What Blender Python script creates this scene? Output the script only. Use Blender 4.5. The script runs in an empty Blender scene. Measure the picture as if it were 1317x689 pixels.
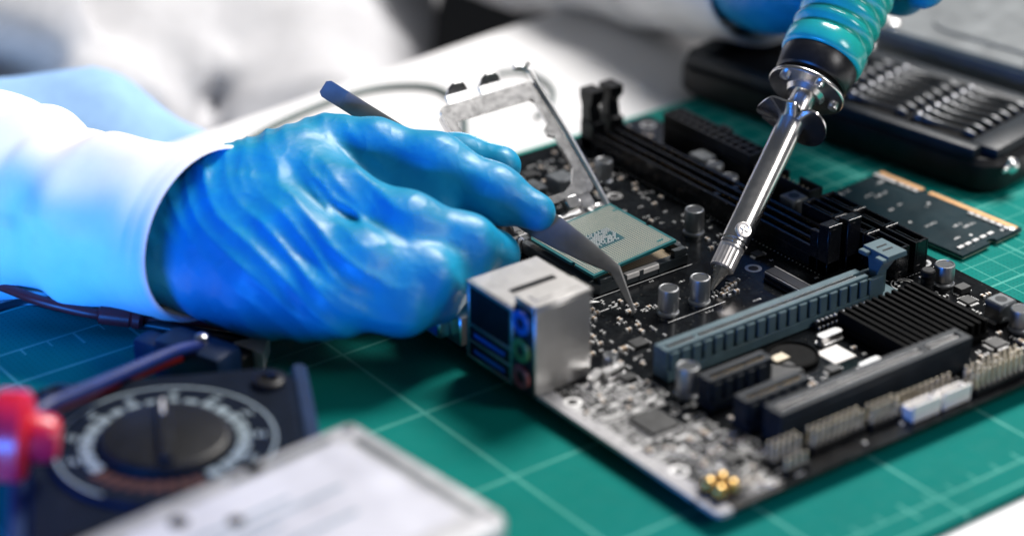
import bpy, bmesh, math, random
import numpy as np
from mathutils import Matrix, Vector

MM = 0.001                      # everything below is written in millimetres
scene = bpy.context.scene
col = scene.collection
random.seed(7)

# ------------------------------------------------------------------ camera
CAM = np.array([-415.19, -452.40, 393.91])
TGT = np.array([47.84, 167.13, 0.0])
FPX = 3119.5                    # focal length in photograph pixels (1317 wide)
fw = TGT - CAM; fw /= np.linalg.norm(fw)
rt = np.cross(fw, [0, 0, 1]); rt /= np.linalg.norm(rt)
up = np.cross(rt, fw)

def at(U, V, D):
    """point seen at U,V of the photograph, D mm in front of the lens"""
    return CAM + (fw + rt * ((U - 658.5) / FPX) + up * ((344.5 - V) / FPX)) * D

def on(U, V, z):
    """point seen at U,V of the photograph at height z"""
    q = fw + rt * ((U - 658.5) / FPX) + up * ((344.5 - V) / FPX)
    return CAM + q * ((z - CAM[2]) / q[2])

cd = bpy.data.cameras.new('camera')
cam = bpy.data.objects.new('camera', cd); col.objects.link(cam)
cam.matrix_world = Matrix(((rt[0], up[0], -fw[0], CAM[0] * MM), (rt[1], up[1], -fw[1], CAM[1] * MM),
                           (rt[2], up[2], -fw[2], CAM[2] * MM), (0, 0, 0, 1)))
cd.sensor_width = 36; cd.lens = FPX / 1317 * 36
cd.clip_start = 0.02; cd.clip_end = 20
cd.dof.use_dof = True; cd.dof.focus_distance = 0.857; cd.dof.aperture_fstop = 3.8
cd.dof.aperture_blades = 9
scene.camera = cam

# ------------------------------------------------------------------ light
w = bpy.data.worlds.new('World'); scene.world = w; w.use_nodes = True
w.node_tree.nodes['Background'].inputs[0].default_value = (0.80, 0.88, 1.0, 1)
w.node_tree.nodes['Background'].inputs[1].default_value = 0.07

def area(name, pos, target, sx, sy, power, color, spread=180):
    l = bpy.data.lights.new(name, 'AREA'); l.shape = 'RECTANGLE'; l.size = sx; l.size_y = sy
    l.energy = power; l.color = color; l.spread = math.radians(spread)
    o = bpy.data.objects.new(name, l); col.objects.link(o)
    o.location = pos; d = Vector(target) - Vector(pos)
    o.rotation_euler = d.to_track_quat('-Z', 'Y').to_euler()
    return o
area('window_light', (0.78, 0.40, 1.0), (0.03, 0.15, 0), 0.46, 0.46, 29, (1.0, 0.965, 0.93))
area('front_window', (0.62, -0.80, 0.74), (0.10, 0.12, 0), 0.36, 0.42, 5.5, (1.0, 0.97, 0.95))
area('blue_light', (-0.50, 0.0, 0.062), (-0.10, 0.27, 0.045), 0.3, 0.12, 1.35, (0.01, 0.22, 1.0), 80)

vs = scene.view_settings
vs.view_transform = 'Standard'; vs.look = 'None'; vs.exposure = -0.02; vs.gamma = 1; vs.use_curve_mapping = False
scene.render.engine = 'CYCLES'
scene.render.resolution_x = 1024; scene.render.resolution_y = 535

# ------------------------------------------------------------------ materials
class X:
    """tiny expression wrapper over math nodes"""
    def __init__(s, nt, v): s.nt = nt; s.v = v
    def op(s, o, b=None, c=None):
        n = s.nt.nodes.new('ShaderNodeMath'); n.operation = o
        for i, q in enumerate((s, b, c)):
            if q is None: continue
            q = q.v if isinstance(q, X) else q
            if isinstance(q, (int, float)): n.inputs[i].default_value = q
            else: s.nt.links.new(q, n.inputs[i])
        return X(s.nt, n.outputs[0])
    def __add__(s, b): return s.op('ADD', b)
    def __sub__(s, b): return s.op('SUBTRACT', b)
    def __mul__(s, b): return s.op('MULTIPLY', b)
    def __truediv__(s, b): return s.op('DIVIDE', b)
    def lt(s, b): return s.op('LESS_THAN', b)
    def gt(s, b): return s.op('GREATER_THAN', b)
    def mx(s, b): return s.op('MAXIMUM', b)
    def mn(s, b): return s.op('MINIMUM', b)
    def ab(s): return s.op('ABSOLUTE')
    def fr(s): return s.op('FRACT')
    def inv(s): return X(s.nt, s.nt_const(1.0)) - s
    def nt_const(s, k):
        n = s.nt.nodes.new('ShaderNodeValue'); n.outputs[0].default_value = k; return n.outputs[0]
    def near(s, p, hw): return (s - p).ab().lt(hw)
    def line(s, period, off, hw):
        return (((s - off) / period + 0.5).fr() - 0.5).ab().lt(hw / period)
    def between(s, a, b): return s.gt(a) * s.lt(b)

def newmat(name, col_=(.5, .5, .5), rough=.5, metal=0.0, spec=.5, coat=0.0):
    m = bpy.data.materials.new(name); m.use_nodes = True
    b = m.node_tree.nodes['Principled BSDF']
    b.inputs['Base Color'].default_value = (*col_, 1)
    b.inputs['Roughness'].default_value = rough; b.inputs['Metallic'].default_value = metal
    b.inputs['Specular IOR Level'].default_value = spec; b.inputs['Coat Weight'].default_value = coat
    b.inputs['Coat Roughness'].default_value = .15
    return m, m.node_tree, b

def coords(nt, scale=1000.0):
    tc = nt.nodes.new('ShaderNodeTexCoord'); mp = nt.nodes.new('ShaderNodeMapping')
    sc = scale if isinstance(scale, tuple) else (scale,) * 3
    mp.inputs['Scale'].default_value = sc
    nt.links.new(tc.outputs['Object'], mp.inputs[0]); return mp.outputs[0]

def noise(nt, vec, scale, detail=3, rough=.5):
    n = nt.nodes.new('ShaderNodeTexNoise'); n.inputs['Scale'].default_value = scale
    n.inputs['Detail'].default_value = detail; n.inputs['Roughness'].default_value = rough
    nt.links.new(vec, n.inputs['Vector']); return n.outputs[0]

def ramp(nt, fac, stops):
    r = nt.nodes.new('ShaderNodeValToRGB'); e = r.color_ramp.elements
    while len(e) < len(stops): e.new(.5)
    for i, (p, c) in enumerate(stops): e[i].position = p; e[i].color = (*c, 1)
    nt.links.new(fac, r.inputs[0]); return r.outputs[0]

def mixc(nt, fac, a, b):
    n = nt.nodes.new('ShaderNodeMix'); n.data_type = 'RGBA'
    for i, q in ((0, fac), (6, a), (7, b)):
        q = q.v if isinstance(q, X) else q
        if isinstance(q, tuple): n.inputs[i].default_value = (*q, 1)
        elif isinstance(q, float): n.inputs[i].default_value = q
        else: nt.links.new(q, n.inputs[i])
    return n.outputs[2]

def bump(nt, b, h, strength=.3, dist=.0003):
    n = nt.nodes.new('ShaderNodeBump'); n.inputs['Strength'].default_value = strength
    n.inputs['Distance'].default_value = dist
    nt.links.new(h.v if isinstance(h, X) else h, n.inputs['Height']); nt.links.new(n.outputs[0], b.inputs['Normal'])

def surf(name, c, rough=.5, metal=0.0, spec=.5, var=.25, vs_=.15, rvar=.12, bs=3.0, bst=.08, coat=0.0):
    """plain material with uneven colour, smudged gloss and fine grain"""
    m, nt, b = newmat(name, c, rough, metal, spec, coat)
    v = coords(nt)
    n1 = noise(nt, v, vs_, 4)
    lo = tuple(max(0, k * (1 - var)) for k in c); hi = tuple(min(1, k * (1 + var)) for k in c)
    nt.links.new(ramp(nt, n1, [(.3, lo), (.7, hi)]), b.inputs['Base Color'])
    n2 = X(nt, noise(nt, v, vs_ * 2.7, 5, .65))
    nt.links.new(((n2 - .5) * (rvar * 2.4) + rough).v, b.inputs['Roughness'])
    if bst: bump(nt, b, noise(nt, v, bs, 2), bst, .0002 if rough > .7 else .00008)
    return m

M = {}
M['black'] = surf('black_plastic', (.007, .0075, .009), .42, var=.3, spec=.25, bs=4, bst=.1)
M['black_gloss'] = surf('black_gloss_plastic', (.005, .0055, .007), .24, var=.2, spec=.35, bst=.03)
M['navy_plastic'] = surf('dark_navy_plastic', (.010, .015, .021), .45, spec=.25, bst=.08)
M['glint_bar'] = surf('glint_bar_plastic', (.01, .01, .012), .16, var=.1, rvar=.03, spec=.9, bst=0)  # very glossy, for the bars added to catch edge glints
M['fin'] = surf('heatsink_black', (.003, .0033, .0036), .6, var=.2, spec=.06, bst=.08)
M['slate'] = surf('slate_plastic', (.070, .120, .140), .46, spec=.3, var=.15, bst=.08)
M['socket'] = surf('socket_plastic', (.022, .030, .036), .38, var=.2, bst=.08)
M['metal'] = surf('nickel_plate', (.72, .715, .71), .3, 1, var=.05, rvar=.06, bs=3, bst=.02)
M['plate'] = surf('load_plate_steel', (.56, .56, .565), .2, 1, var=.12, rvar=.06, bs=3, bst=.03)
M['shell'] = surf('port_shell_tin', (.52, .51, .50), .40, 1, var=.06, rvar=.05, bs=3, bst=.03)
M['steel'] = surf('brushed_steel', (.52, .52, .52), .34, 1, var=.12, bs=1.2, bst=.05)
M['chrome'] = surf('chrome_steel', (.80, .775, .76), .24, 1, var=.06, rvar=.05, bst=.01)
M['can'] = surf('capacitor_can', (.36, .37, .38), .36, .85, var=.12, bst=.03)
M['can_top'] = surf('capacitor_top', (.055, .06, .065), .35, .5, var=.3, bst=.05)
M['gold'] = surf('gold_plate', (.72, .47, .17), .28, 1, var=.15, bst=.04)
M['tan_pin'] = surf('tan_pin_plate', (.62, .55, .42), .4, .35, var=.2, bst=.02)
M['tin'] = surf('solder_tin', (.80, .80, .80), .32, .4, var=.12, bs=2, bst=.1)  # pale and only part metallic: glints put into its colour
M['white_ink'] = surf('white_ink', (.62, .62, .62), .5, var=.15, bst=.02)
M['white_plastic'] = surf('white_plastic', (.72, .70, .68), .4, var=.06, bst=.03)
M['ic'] = surf('chip_epoxy', (.022, .023, .024), .38, var=.25, bs=6, bst=.12)
M['choke'] = surf('inductor_ferrite', (.10, .11, .12), .4, .3, var=.15, bs=5, bst=.12)
M['blue'] = surf('blue_plastic', (.01, .08, .28), .35, var=.1, bst=.03)
M['green_jack'] = surf('green_jack_plastic', (.07, .18, .05), .4, var=.1, bst=.03)
M['pink_jack'] = surf('pink_jack_plastic', (.28, .06, .06), .4, var=.1, bst=.03)
M['smd_tan'] = surf('ceramic_tan', (.30, .22, .15), .45, var=.15, bst=.03)
M['tweezer'] = surf('tweezer_coating', (.15, .152, .156), .5, 0, var=.15, bs=5, bst=.12)
M['handle'] = surf('teal_handle_plastic', (.018, .50, .46), .2, var=.06, rvar=.06, bst=.015, coat=.35)
M['iron_black'] = surf('iron_black_plastic', (.010, .010, .011), .33, var=.2, bs=3, bst=.12)
M['tip'] = surf('iron_tip', (.42, .40, .38), .3, .9, var=.35, bs=1.5, bst=.12)
M['knurl'] = surf('knurled_nickel', (.88, .84, .82), .34, .9, var=.1, bst=.04)
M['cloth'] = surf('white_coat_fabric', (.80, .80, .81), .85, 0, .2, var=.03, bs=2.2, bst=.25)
M['coat'] = surf('white_coat_dimmed_fabric', (.53, .53, .55), .85, 0, .2, var=.04, bs=2.2, bst=.25)  # darker copy of the coat fabric, dimmer light put into its colour
M['blue_lit_cloth'] = surf('blue_lit_fabric', (.30, .50, .82), .85, 0, .2, var=.06, bs=2.2, bst=.25)  # the blue glow is put into this cloth's colour
M['red'] = surf('red_plastic', (.62, .012, .035), .3, var=.12, bst=.03)
M['red_wire'] = surf('dark_red_cable', (.22, .012, .012), .4, var=.12, bst=.03)
M['black_wire'] = surf('black_cable', (.010, .010, .012), .4, var=.2, bst=.03)
M['blue_wire'] = surf('blue_cable', (.006, .02, .13), .45, var=.2, bst=.03)
M['grey_wire'] = surf('grey_green_cable', (.10, .14, .135), .45, var=.12, bst=.03)
M['drive'] = surf('drive_aluminium', (.66, .66, .68), .36, .75, var=.10, vs_=.05, bst=.08)
M['drive_label'] = surf('drive_label_paper', (.62, .62, .66), .42, .15, var=.14, vs_=.05, bst=.05)
M['bit_ring'] = surf('bit_ring_steel', (.20, .205, .22), .32, .9, var=.2, bst=.03)
M['bit'] = surf('dark_bit_steel', (.09, .093, .097), .34, .9, var=.3, bst=.03)
M['drive_dark'] = surf('drive_grey_steel', (.20, .215, .225), .4, .6, var=.12, vs_=.04, bst=.05)
M['meter'] = surf('meter_dark_case', (.006, .010, .020), .5, spec=.05, var=.2, bst=.08)
M['meter_blue'] = surf('meter_blue_holster', (.006, .024, .075), .5, spec=.25, var=.15, bst=.08)
M['meter_ink'] = surf('meter_pale_ink', (.27, .34, .39), .5, var=.15, bst=.02)
M['meter_red'] = surf('meter_red_ink', (.06, .012, .01), .5, var=.15, bst=.02)
M['floor'] = surf('dark_floor', (.018, .018, .02), .6, var=.2, vs_=.02, bst=.02)
M['table'] = surf('white_laminate', (.76, .755, .76), .42, var=.03, vs_=.02, rvar=.08, bs=1.5, bst=.03)

def mat_glove():
    m, nt, b = newmat('blue_nitrile', (.003, .27, .47), .4, 0, .4)
    v = coords(nt)
    n = noise(nt, v, .06, 3)
    nt.links.new(ramp(nt, n, [(.3, (.002, .215, .41)), (.7, (.004, .275, .49))]), b.inputs['Base Color'])
    b.inputs['Subsurface Weight'].default_value = .0
    b.inputs['Subsurface Radius'].default_value = (.0005, .0015, .003); b.inputs['Subsurface Scale'].default_value = 1
    h = X(nt, noise(nt, v, .12, 2)) * .8 + X(nt, noise(nt, v, 1.6, 2)) * .04
    ridge = (X(nt, noise(nt, v, .11, 1, .4)) - .5).ab()
    bump(nt, b, h + ridge * -1.3, .38, .0018)
    n2 = X(nt, noise(nt, v, .3, 4))
    nt.links.new((n2 * .18 + .33).v, b.inputs['Roughness'])
    return m
M['glove'] = mat_glove()

def mat_board():
    m, nt, b = newmat('black_solder_mask', (.006, .007, .008), .26, 0, .2)
    v = coords(nt)
    sep = nt.nodes.new('ShaderNodeSeparateXYZ'); nt.links.new(v, sep.inputs[0])
    x, y = X(nt, sep.outputs[0]), X(nt, sep.outputs[1])
    def stretch(sx, sy, s):
        mp = nt.nodes.new('ShaderNodeMapping'); mp.inputs['Scale'].default_value = (sx, sy, 1)
        nt.links.new(v, mp.inputs[0]); return X(nt, noise(nt, mp.outputs[0], s, 2))
    tr = stretch(1, .05, 1.1).between(.47, .53).mx(stretch(.06, 1, .9).between(.48, .52))
    big = X(nt, noise(nt, v, .05, 2)).gt(.47)
    vo = nt.nodes.new('ShaderNodeTexVoronoi'); vo.inputs['Scale'].default_value = .38; nt.links.new(v, vo.inputs['Vector'])
    via = X(nt, vo.outputs['Distance']).lt(.16)
    c = mixc(nt, tr * big * .8, (.0035, .004, .005), (.011, .013, .015))
    c = mixc(nt, via * .6, c, (.035, .035, .032))
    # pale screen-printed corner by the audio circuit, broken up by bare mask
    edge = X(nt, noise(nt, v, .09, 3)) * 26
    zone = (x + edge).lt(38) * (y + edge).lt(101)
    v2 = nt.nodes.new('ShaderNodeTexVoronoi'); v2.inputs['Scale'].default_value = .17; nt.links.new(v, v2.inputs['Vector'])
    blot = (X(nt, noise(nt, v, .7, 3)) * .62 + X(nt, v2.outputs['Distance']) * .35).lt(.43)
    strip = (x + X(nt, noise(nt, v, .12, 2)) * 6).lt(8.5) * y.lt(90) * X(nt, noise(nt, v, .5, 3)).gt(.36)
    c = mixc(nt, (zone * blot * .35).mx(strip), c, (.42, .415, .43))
    nt.links.new(c, b.inputs['Base Color'])
    n2 = X(nt, noise(nt, v, .12, 4))
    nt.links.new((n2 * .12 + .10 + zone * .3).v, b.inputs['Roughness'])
    bump(nt, b, tr * big * .5 + X(nt, noise(nt, v, 1.5, 2)) * .2, .12, .00004)
    return m
M['board'] = mat_board()

def mat_cutting():
    m, nt, b = newmat('green_cutting_mat', (0, .2, .17), .7, 0, .08)
    v = coords(nt)
    sep = nt.nodes.new('ShaderNodeSeparateXYZ'); nt.links.new(v, sep.inputs[0])
    x, y = X(nt, sep.outputs[0]), X(nt, sep.outputs[1])
    major = x.line(48.5, -30.0, .6).mx(y.line(48.5, 62.0, .6))
    minor = x.line(10.2, 189.0, .22).mx(y.line(10.2, 67.0, .22)) * x.gt(165)
    mid = x.line(10.2, 189.0, .4).mx(y.line(10.2, 67.0, .4)) * x.gt(192) * y.gt(150)
    frame = y.near(-26, .5) + y.near(228, .5) + x.near(-172, .5)
    ticks = x.line(10.0, 4.0, .35) * (y.between(-26, -21.5) + y.between(223.5, 228))
    ticks = ticks + x.line(50.0, 4.0, .5) * (y.between(-31, -21) + y.between(219, 228))
    extra = y.near(170, .4) + y.near(182, .4) * x.lt(-5)
    lines = major.mx(minor).mx(frame).mx(ticks).mx(extra * .7).mx(mid).mn(1.0)
    dots = ((x.line(2.04, 0, .35)) * (y.line(2.04, 0, .35)))
    wear = X(nt, noise(nt, v, .045, 5, .6))
    base = mixc(nt, wear, (.0, .155, .132), (.0, .20, .172))
    base = mixc(nt, dots * .45, base, (.0, .075, .07))
    lc = mixc(nt, wear, (.10, .45, .38), (.22, .60, .52))
    nt.links.new(mixc(nt, lines * (wear * .45 + .22), base, lc), b.inputs['Base Color'])
    nt.links.new((X(nt, noise(nt, v, .2, 4)) * .25 + .6).v, b.inputs['Roughness'])
    bump(nt, b, X(nt, noise(nt, v, 3.0, 2)) * .6 + dots * .3, .22, .0002)
    return m
M['mat'] = mat_cutting()

def mat_lands(name, base, dot, pitch, rad, hole=None, metal=.4):
    m, nt, b = newmat(name, base, .34, 0, .5)
    v = coords(nt)
    sep = nt.nodes.new('ShaderNodeSeparateXYZ'); nt.links.new(v, sep.inputs[0])
    x, y = X(nt, sep.outputs[0]), X(nt, sep.outputs[1])
    fx = ((x / pitch).fr() - .5); fy = ((y / pitch).fr() - .5)
    d = (fx * fx + fy * fy).lt((rad / pitch) ** 2)
    if hole:
        hx, hy, lim = hole
        d = d * (x.ab().lt(lim) * y.ab().lt(lim)) * (x.ab().lt(hx) * y.ab().lt(hy)).inv()
    nv = X(nt, noise(nt, v, .4, 3))
    nt.links.new(mixc(nt, d, base, dot), b.inputs['Base Color'])
    nt.links.new((d * metal).v, b.inputs['Metallic'])
    nt.links.new((nv * .25 + .25).v, b.inputs['Roughness'])
    bump(nt, b, d, .3, .0001)
    return m
M['lands'] = mat_lands('processor_lands', (.002, .06, .075), (.46, .43, .34), 1.05, .36, (6.6, 5.6, 17.6))
M['contacts'] = mat_lands('socket_contacts', (.05, .04, .03), (.50, .39, .24), 1.0, .34, None, .7)
M['substrate'] = surf('processor_substrate', (.004, .115, .125), .35, var=.12, bst=.03)
M['so_board'] = surf('memory_board_mask', (.006, .022, .030), .36, spec=.15, var=.25, vs_=.06, bst=.05)
M['edge_pale'] = surf('pale_board_edge', (.40, .37, .30), .6, var=.15, bs=4, bst=.1)
M['gold_flat'] = surf('gold_finish', (.62, .36, .17), .42, .6, var=.1, bst=.02)
M['edge_fibre'] = surf('board_edge_fibre', (.16, .13, .09), .6, var=.2, bs=4, bst=.1)

# ------------------------------------------------------------------ mesh building
I4 = Matrix.Identity(4)
def T(x, y, z): return Matrix.Translation((x, y, z))
def RZ(a): return Matrix.Rotation(math.radians(a), 4, 'Z')
def RX(a): return Matrix.Rotation(math.radians(a), 4, 'X')
def RY(a): return Matrix.Rotation(math.radians(a), 4, 'Y')
def frame(o, xa, ya, za):
    return Matrix(((xa[0], ya[0], za[0], o[0]), (xa[1], ya[1], za[1], o[1]), (xa[2], ya[2], za[2], o[2]), (0, 0, 0, 1)))
def axis_frame(a, b):
    """frame at a with z towards b"""
    a = Vector(a); z = (Vector(b) - a).normalized()
    x = Vector((0, 0, 1)).cross(z)
    if x.length < 1e-4: x = Vector((1, 0, 0))
    x.normalize(); y = z.cross(x)
    return frame(a, x, y, z)

BOXC = {}
class MB:
    def __init__(s, X_=None): s.v = []; s.f = []; s.mi = []; s.M = X_ or I4; s.k = 0
    def add(s, vs_, fs):
        n = len(s.v)
        s.v += [tuple(s.M @ Vector(p)) for p in vs_]
        s.f += [tuple(i + n for i in f) for f in fs]; s.mi += [s.k] * len(fs); return s
    def box(s, x0, y0, z0, x1, y1, z1, b=0.0):
        if b <= 0:
            return s.add([(x0, y0, z0), (x1, y0, z0), (x1, y1, z0), (x0, y1, z0), (x0, y0, z1), (x1, y0, z1), (x1, y1, z1), (x0, y1, z1)],
                         [(0, 3, 2, 1), (4, 5, 6, 7), (0, 1, 5, 4), (1, 2, 6, 5), (2, 3, 7, 6), (3, 0, 4, 7)])
        b = min(b, .45 * min(x1 - x0, y1 - y0, z1 - z0))
        key = (round(x1 - x0, 3), round(y1 - y0, 3), round(z1 - z0, 3), round(b, 3))
        if key not in BOXC:
            bm = bmesh.new(); bmesh.ops.create_cube(bm, size=1)
            for q in bm.verts: q.co = Vector((q.co.x * key[0], q.co.y * key[1], q.co.z * key[2]))
            bmesh.ops.bevel(bm, geom=bm.edges[:], offset=b, segments=2 if b > .8 else 1, profile=.5, affect='EDGES')
            bm.verts.index_update()
            BOXC[key] = ([tuple(q.co) for q in bm.verts], [tuple(q.index for q in f.verts) for f in bm.faces]); bm.free()
        V, F = BOXC[key]; cx, cy, cz = (x0 + x1) / 2, (y0 + y1) / 2, (z0 + z1) / 2
        return s.add([(p[0] + cx, p[1] + cy, p[2] + cz) for p in V], F)
    def prism(s, poly, z0, z1):
        n = len(poly)
        return s.add([(x, y, z0) for x, y in poly] + [(x, y, z1) for x, y in poly],
                     [tuple(range(n - 1, -1, -1)), tuple(range(n, 2 * n))] + [(i, (i + 1) % n, n + (i + 1) % n, n + i) for i in range(n)])
    def loft(s, rings, cap0=True, cap1=True):
        n = len(rings[0]); V = [p for r_ in rings for p in r_]
        F = []
        for k in range(len(rings) - 1):
            for i in range(n):
                j = (i + 1) % n
                F.append((k * n + i, k * n + j, (k + 1) * n + j, (k + 1) * n + i))
        if cap0: F.append(tuple(range(n - 1, -1, -1)))
        if cap1: F.append(tuple(range((len(rings) - 1) * n, len(rings) * n)))
        return s.add(V, F)
    def lathe(s, prof, n=24):
        rings = [[(r_ * math.cos(2 * math.pi * i / n), r_ * math.sin(2 * math.pi * i / n), z) for i in range(n)] for r_, z in prof]
        return s.loft(rings)
    def cyl(s, x, y, z0, z1, r_, n=16, b=0.0):
        M0 = s.M; s.M = M0 @ T(x, y, 0)
        s.lathe([(r_ - b, z0), (r_, z0 + b), (r_, z1 - b), (r_ - b, z1)] if b else [(r_, z0), (r_, z1)], n); s.M = M0; return s
    def tube(s, pts, r_, n=10, res=6):
        P = [Vector(p) for p in pts]; R_ = r_ if isinstance(r_, (list, tuple)) else [r_] * len(P)
        if res > 1 and len(P) > 2:
            Q = []; RR = []
            for i in range(len(P) - 1):
                p0, p1, p2, p3 = P[max(i - 1, 0)], P[i], P[i + 1], P[min(i + 2, len(P) - 1)]
                for k in range(res):
                    t = k / res
                    Q.append(.5 * ((2 * p1) + (p2 - p0) * t + (2 * p0 - 5 * p1 + 4 * p2 - p3) * t * t + (3 * p1 - p0 - 3 * p2 + p3) * t ** 3))
                    RR.append(R_[i] * (1 - t) + R_[i + 1] * t)
            P = Q + [P[-1]]; R_ = RR + [R_[-1]]
        rings = []; nrm = None
        for i, p in enumerate(P):
            d = (P[min(i + 1, len(P) - 1)] - P[max(i - 1, 0)]).normalized()
            if nrm is None:
                nrm = d.orthogonal().normalized()
            else:
                nrm = (nrm - d * nrm.dot(d)).normalized()
            bn = d.cross(nrm)
            rings.append([tuple(p + (nrm * math.cos(a) + bn * math.sin(a)) * R_[i]) for a in [2 * math.pi * k / n for k in range(n)]])
        return s.loft(rings)
    def mesh(s, name, mats, angle=38):
        me = bpy.data.meshes.new(name)
        me.from_pydata([(p[0] * MM, p[1] * MM, p[2] * MM) for p in s.v], [], s.f)
        for m in (mats if isinstance(mats, (list, tuple)) else [mats]): me.materials.append(M[m] if isinstance(m, str) else m)
        if len(me.materials) > 1: me.polygons.foreach_set('material_index', s.mi)
        bm = bmesh.new(); bm.from_mesh(me); bmesh.ops.recalc_face_normals(bm, faces=bm.faces[:]); bm.to_mesh(me); bm.free()
        me.polygons.foreach_set('use_smooth', [True] * len(me.polygons))
        me.set_sharp_from_angle(angle=math.radians(angle)); me.update()
        return me
    def build(s, name, mats, parent=None, loc=(0, 0, 0), angle=38):
        return place(name, s.mesh(name, mats, angle), parent, loc)

def place(name, me, parent=None, loc=(0, 0, 0), rz=0.0):
    o = bpy.data.objects.new(name, me); col.objects.link(o); o.parent = parent
    o.location = (loc[0] * MM, loc[1] * MM, loc[2] * MM); o.rotation_euler.z = math.radians(rz)
    return o
def thing(name, label, cat, loc=(0, 0, 0), group=None):
    o = bpy.data.objects.new(name, None); col.objects.link(o); o.empty_display_size = .01
    o.location = (loc[0] * MM, loc[1] * MM, loc[2] * MM)
    return tag(o, label, cat, group)
def tag(o, label, cat, group=None):
    o['label'] = label; o['category'] = cat
    if group: o['group'] = group
    return o
def stuff(o): o['kind'] = 'stuff'; return o
def structure(o): o['kind'] = 'structure'; return o

def rrect(x0, y0, x1, y1, r_, n=5):
    P = []
    for cx, cy, a0 in ((x1 - r_, y0 + r_, -90), (x1 - r_, y1 - r_, 0), (x0 + r_, y1 - r_, 90), (x0 + r_, y0 + r_, 180)):
        for k in range(n + 1):
            a = math.radians(a0 + 90 * k / n); P.append((cx + r_ * math.cos(a), cy + r_ * math.sin(a)))
    return P

# ---------------- signed distance modelling for the gloves and the coat
def cone_d(P, a, b, ra, rb):
    a = np.asarray(a, float); b = np.asarray(b, float); ba = b - a
    t = np.clip(((P - a) @ ba) / (ba @ ba), 0, 1)
    return np.linalg.norm(P - a - t[:, None] * ba, axis=1) - (ra + (rb - ra) * t)
def smin(a, b, k):
    h = np.clip(k - np.abs(a - b), 0, None) / k
    return np.minimum(a, b) - h * h * k * .25
def smax(a, b, k): return -smin(-a, -b, k)
def surface_nets(fn, lo, hi, h, basis=None):
    """closed surface of fn < 0 inside the box lo..hi (in basis coordinates)"""
    lo = np.asarray(lo, float); hi = np.asarray(hi, float)
    n = np.ceil((hi - lo) / h).astype(int) + 1
    g = [lo[i] + h * np.arange(n[i]) for i in range(3)]
    G = np.stack(np.meshgrid(*g, indexing='ij'), -1).reshape(-1, 3)
    W_ = G if basis is None else G @ basis.T
    F = fn(W_).reshape(n)
    F[0], F[-1] = 9, 9; F[:, 0], F[:, -1] = 9, 9; F[:, :, 0], F[:, :, -1] = 9, 9
    S_ = F < 0; c = n - 1
    acc = np.zeros((*c, 3)); cnt = np.zeros(c)
    def sl(d): return tuple(slice(d[i], d[i] + c[i]) for i in range(3))
    for ax in range(3):
        o = [i for i in range(3) if i != ax]
        for p in (0, 1):
            for q in (0, 1):
                d0 = [0, 0, 0]; d0[o[0]] = p; d0[o[1]] = q; d1 = list(d0); d1[ax] = 1
                f0, f1 = F[sl(d0)], F[sl(d1)]; cr = (f0 < 0) != (f1 < 0)
                t = np.where(cr, f0 / np.where(cr, f0 - f1, 1), 0)
                for i in range(3):
                    acc[..., i] += np.where(cr, (t if i == ax else d0[i]), 0)
                cnt += cr
    act = cnt > 0
    idx = -np.ones(c, int); idx[act] = np.arange(act.sum())
    ijk = np.argwhere(act)
    V = lo + h * (ijk + acc[act] / cnt[act][:, None])
    faces = []
    for ax in range(3):
        o = [(ax + 1) % 3, (ax + 2) % 3]
        a = np.take(S_, range(0, n[ax] - 1), ax); b = np.take(S_, range(1, n[ax]), ax)
        e = np.argwhere(a != b)
        e = e[(e[:, o[0]] > 0) & (e[:, o[0]] < n[o[0]] - 1) & (e[:, o[1]] > 0) & (e[:, o[1]] < n[o[1]] - 1)]
        flip = a[tuple(e.T)]
        def cell(du, dv):
            q = e.copy(); q[:, o[0]] += du; q[:, o[1]] += dv; return idx[tuple(q.T)]
        quad = np.stack([cell(-1, -1), cell(0, -1), cell(0, 0), cell(-1, 0)], 1)
        quad[~flip] = quad[~flip][:, ::-1]
        faces.append(quad)
    Fc = np.concatenate(faces)
    if basis is not None: V = V @ basis.T
    return V, Fc
def smooth_verts(V, Fc, it=2, lam=.5):
    E_ = np.concatenate([Fc[:, [0, 1]], Fc[:, [1, 2]], Fc[:, [2, 3]], Fc[:, [3, 0]]])
    for _ in range(it):
        A = np.zeros_like(V); n = np.zeros(len(V))
        for a, b in ((0, 1), (1, 0)):
            np.add.at(A, E_[:, a], V[E_[:, b]]); np.add.at(n, E_[:, a], 1)
        V = V + lam * (A / n[:, None] - V)
    return V
def np_mesh(name, V, Fc, mat, parent=None, origin=(0, 0, 0)):
    me = bpy.data.meshes.new(name)
    me.from_pydata(((V - np.asarray(origin)) * MM).tolist(), [], Fc.tolist()); me.materials.append(M[mat])
    me.polygons.foreach_set('use_smooth', [True] * len(me.polygons)); me.update()
    return place(name, me, parent)
CB = np.stack([rt, up, fw], 1)          # camera-aligned basis, used only to keep the grids tight

# ================================================================== the setting
TABLE = -9.0; MAT = -6.0
b = MB(); b.prism([(-900, 252), (500, 408), (500, -500), (-900, -500)], TABLE - 28, TABLE)
structure(b.build('table', 'table'))
b = MB(); b.box(-2500, -2500, -770, 2500, 3500, -750); structure(b.build('floor', 'floor'))

b = MB(); b.prism(rrect(-182, -38, 272, 257, 4), TABLE, MAT)
tag(b.build('cutting_mat', 'mat'), 'green cutting mat with pale grid lines on the white table', 'mat')

# ================================================================== motherboard
mb = thing('motherboard', 'black motherboard lying on the green cutting mat', 'circuit board', (0, 0, 0))
b = MB(); b.prism(rrect(0, 0, 174.5, 244, 2.5), -1.6, 0)
pcb = b.build('circuit_board', 'board', mb)
b = MB(); b.prism(rrect(.15, .15, 174.35, 243.85, 2.5), -1.75, -1.62); b.build('board_underside', 'edge_fibre', mb)
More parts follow.
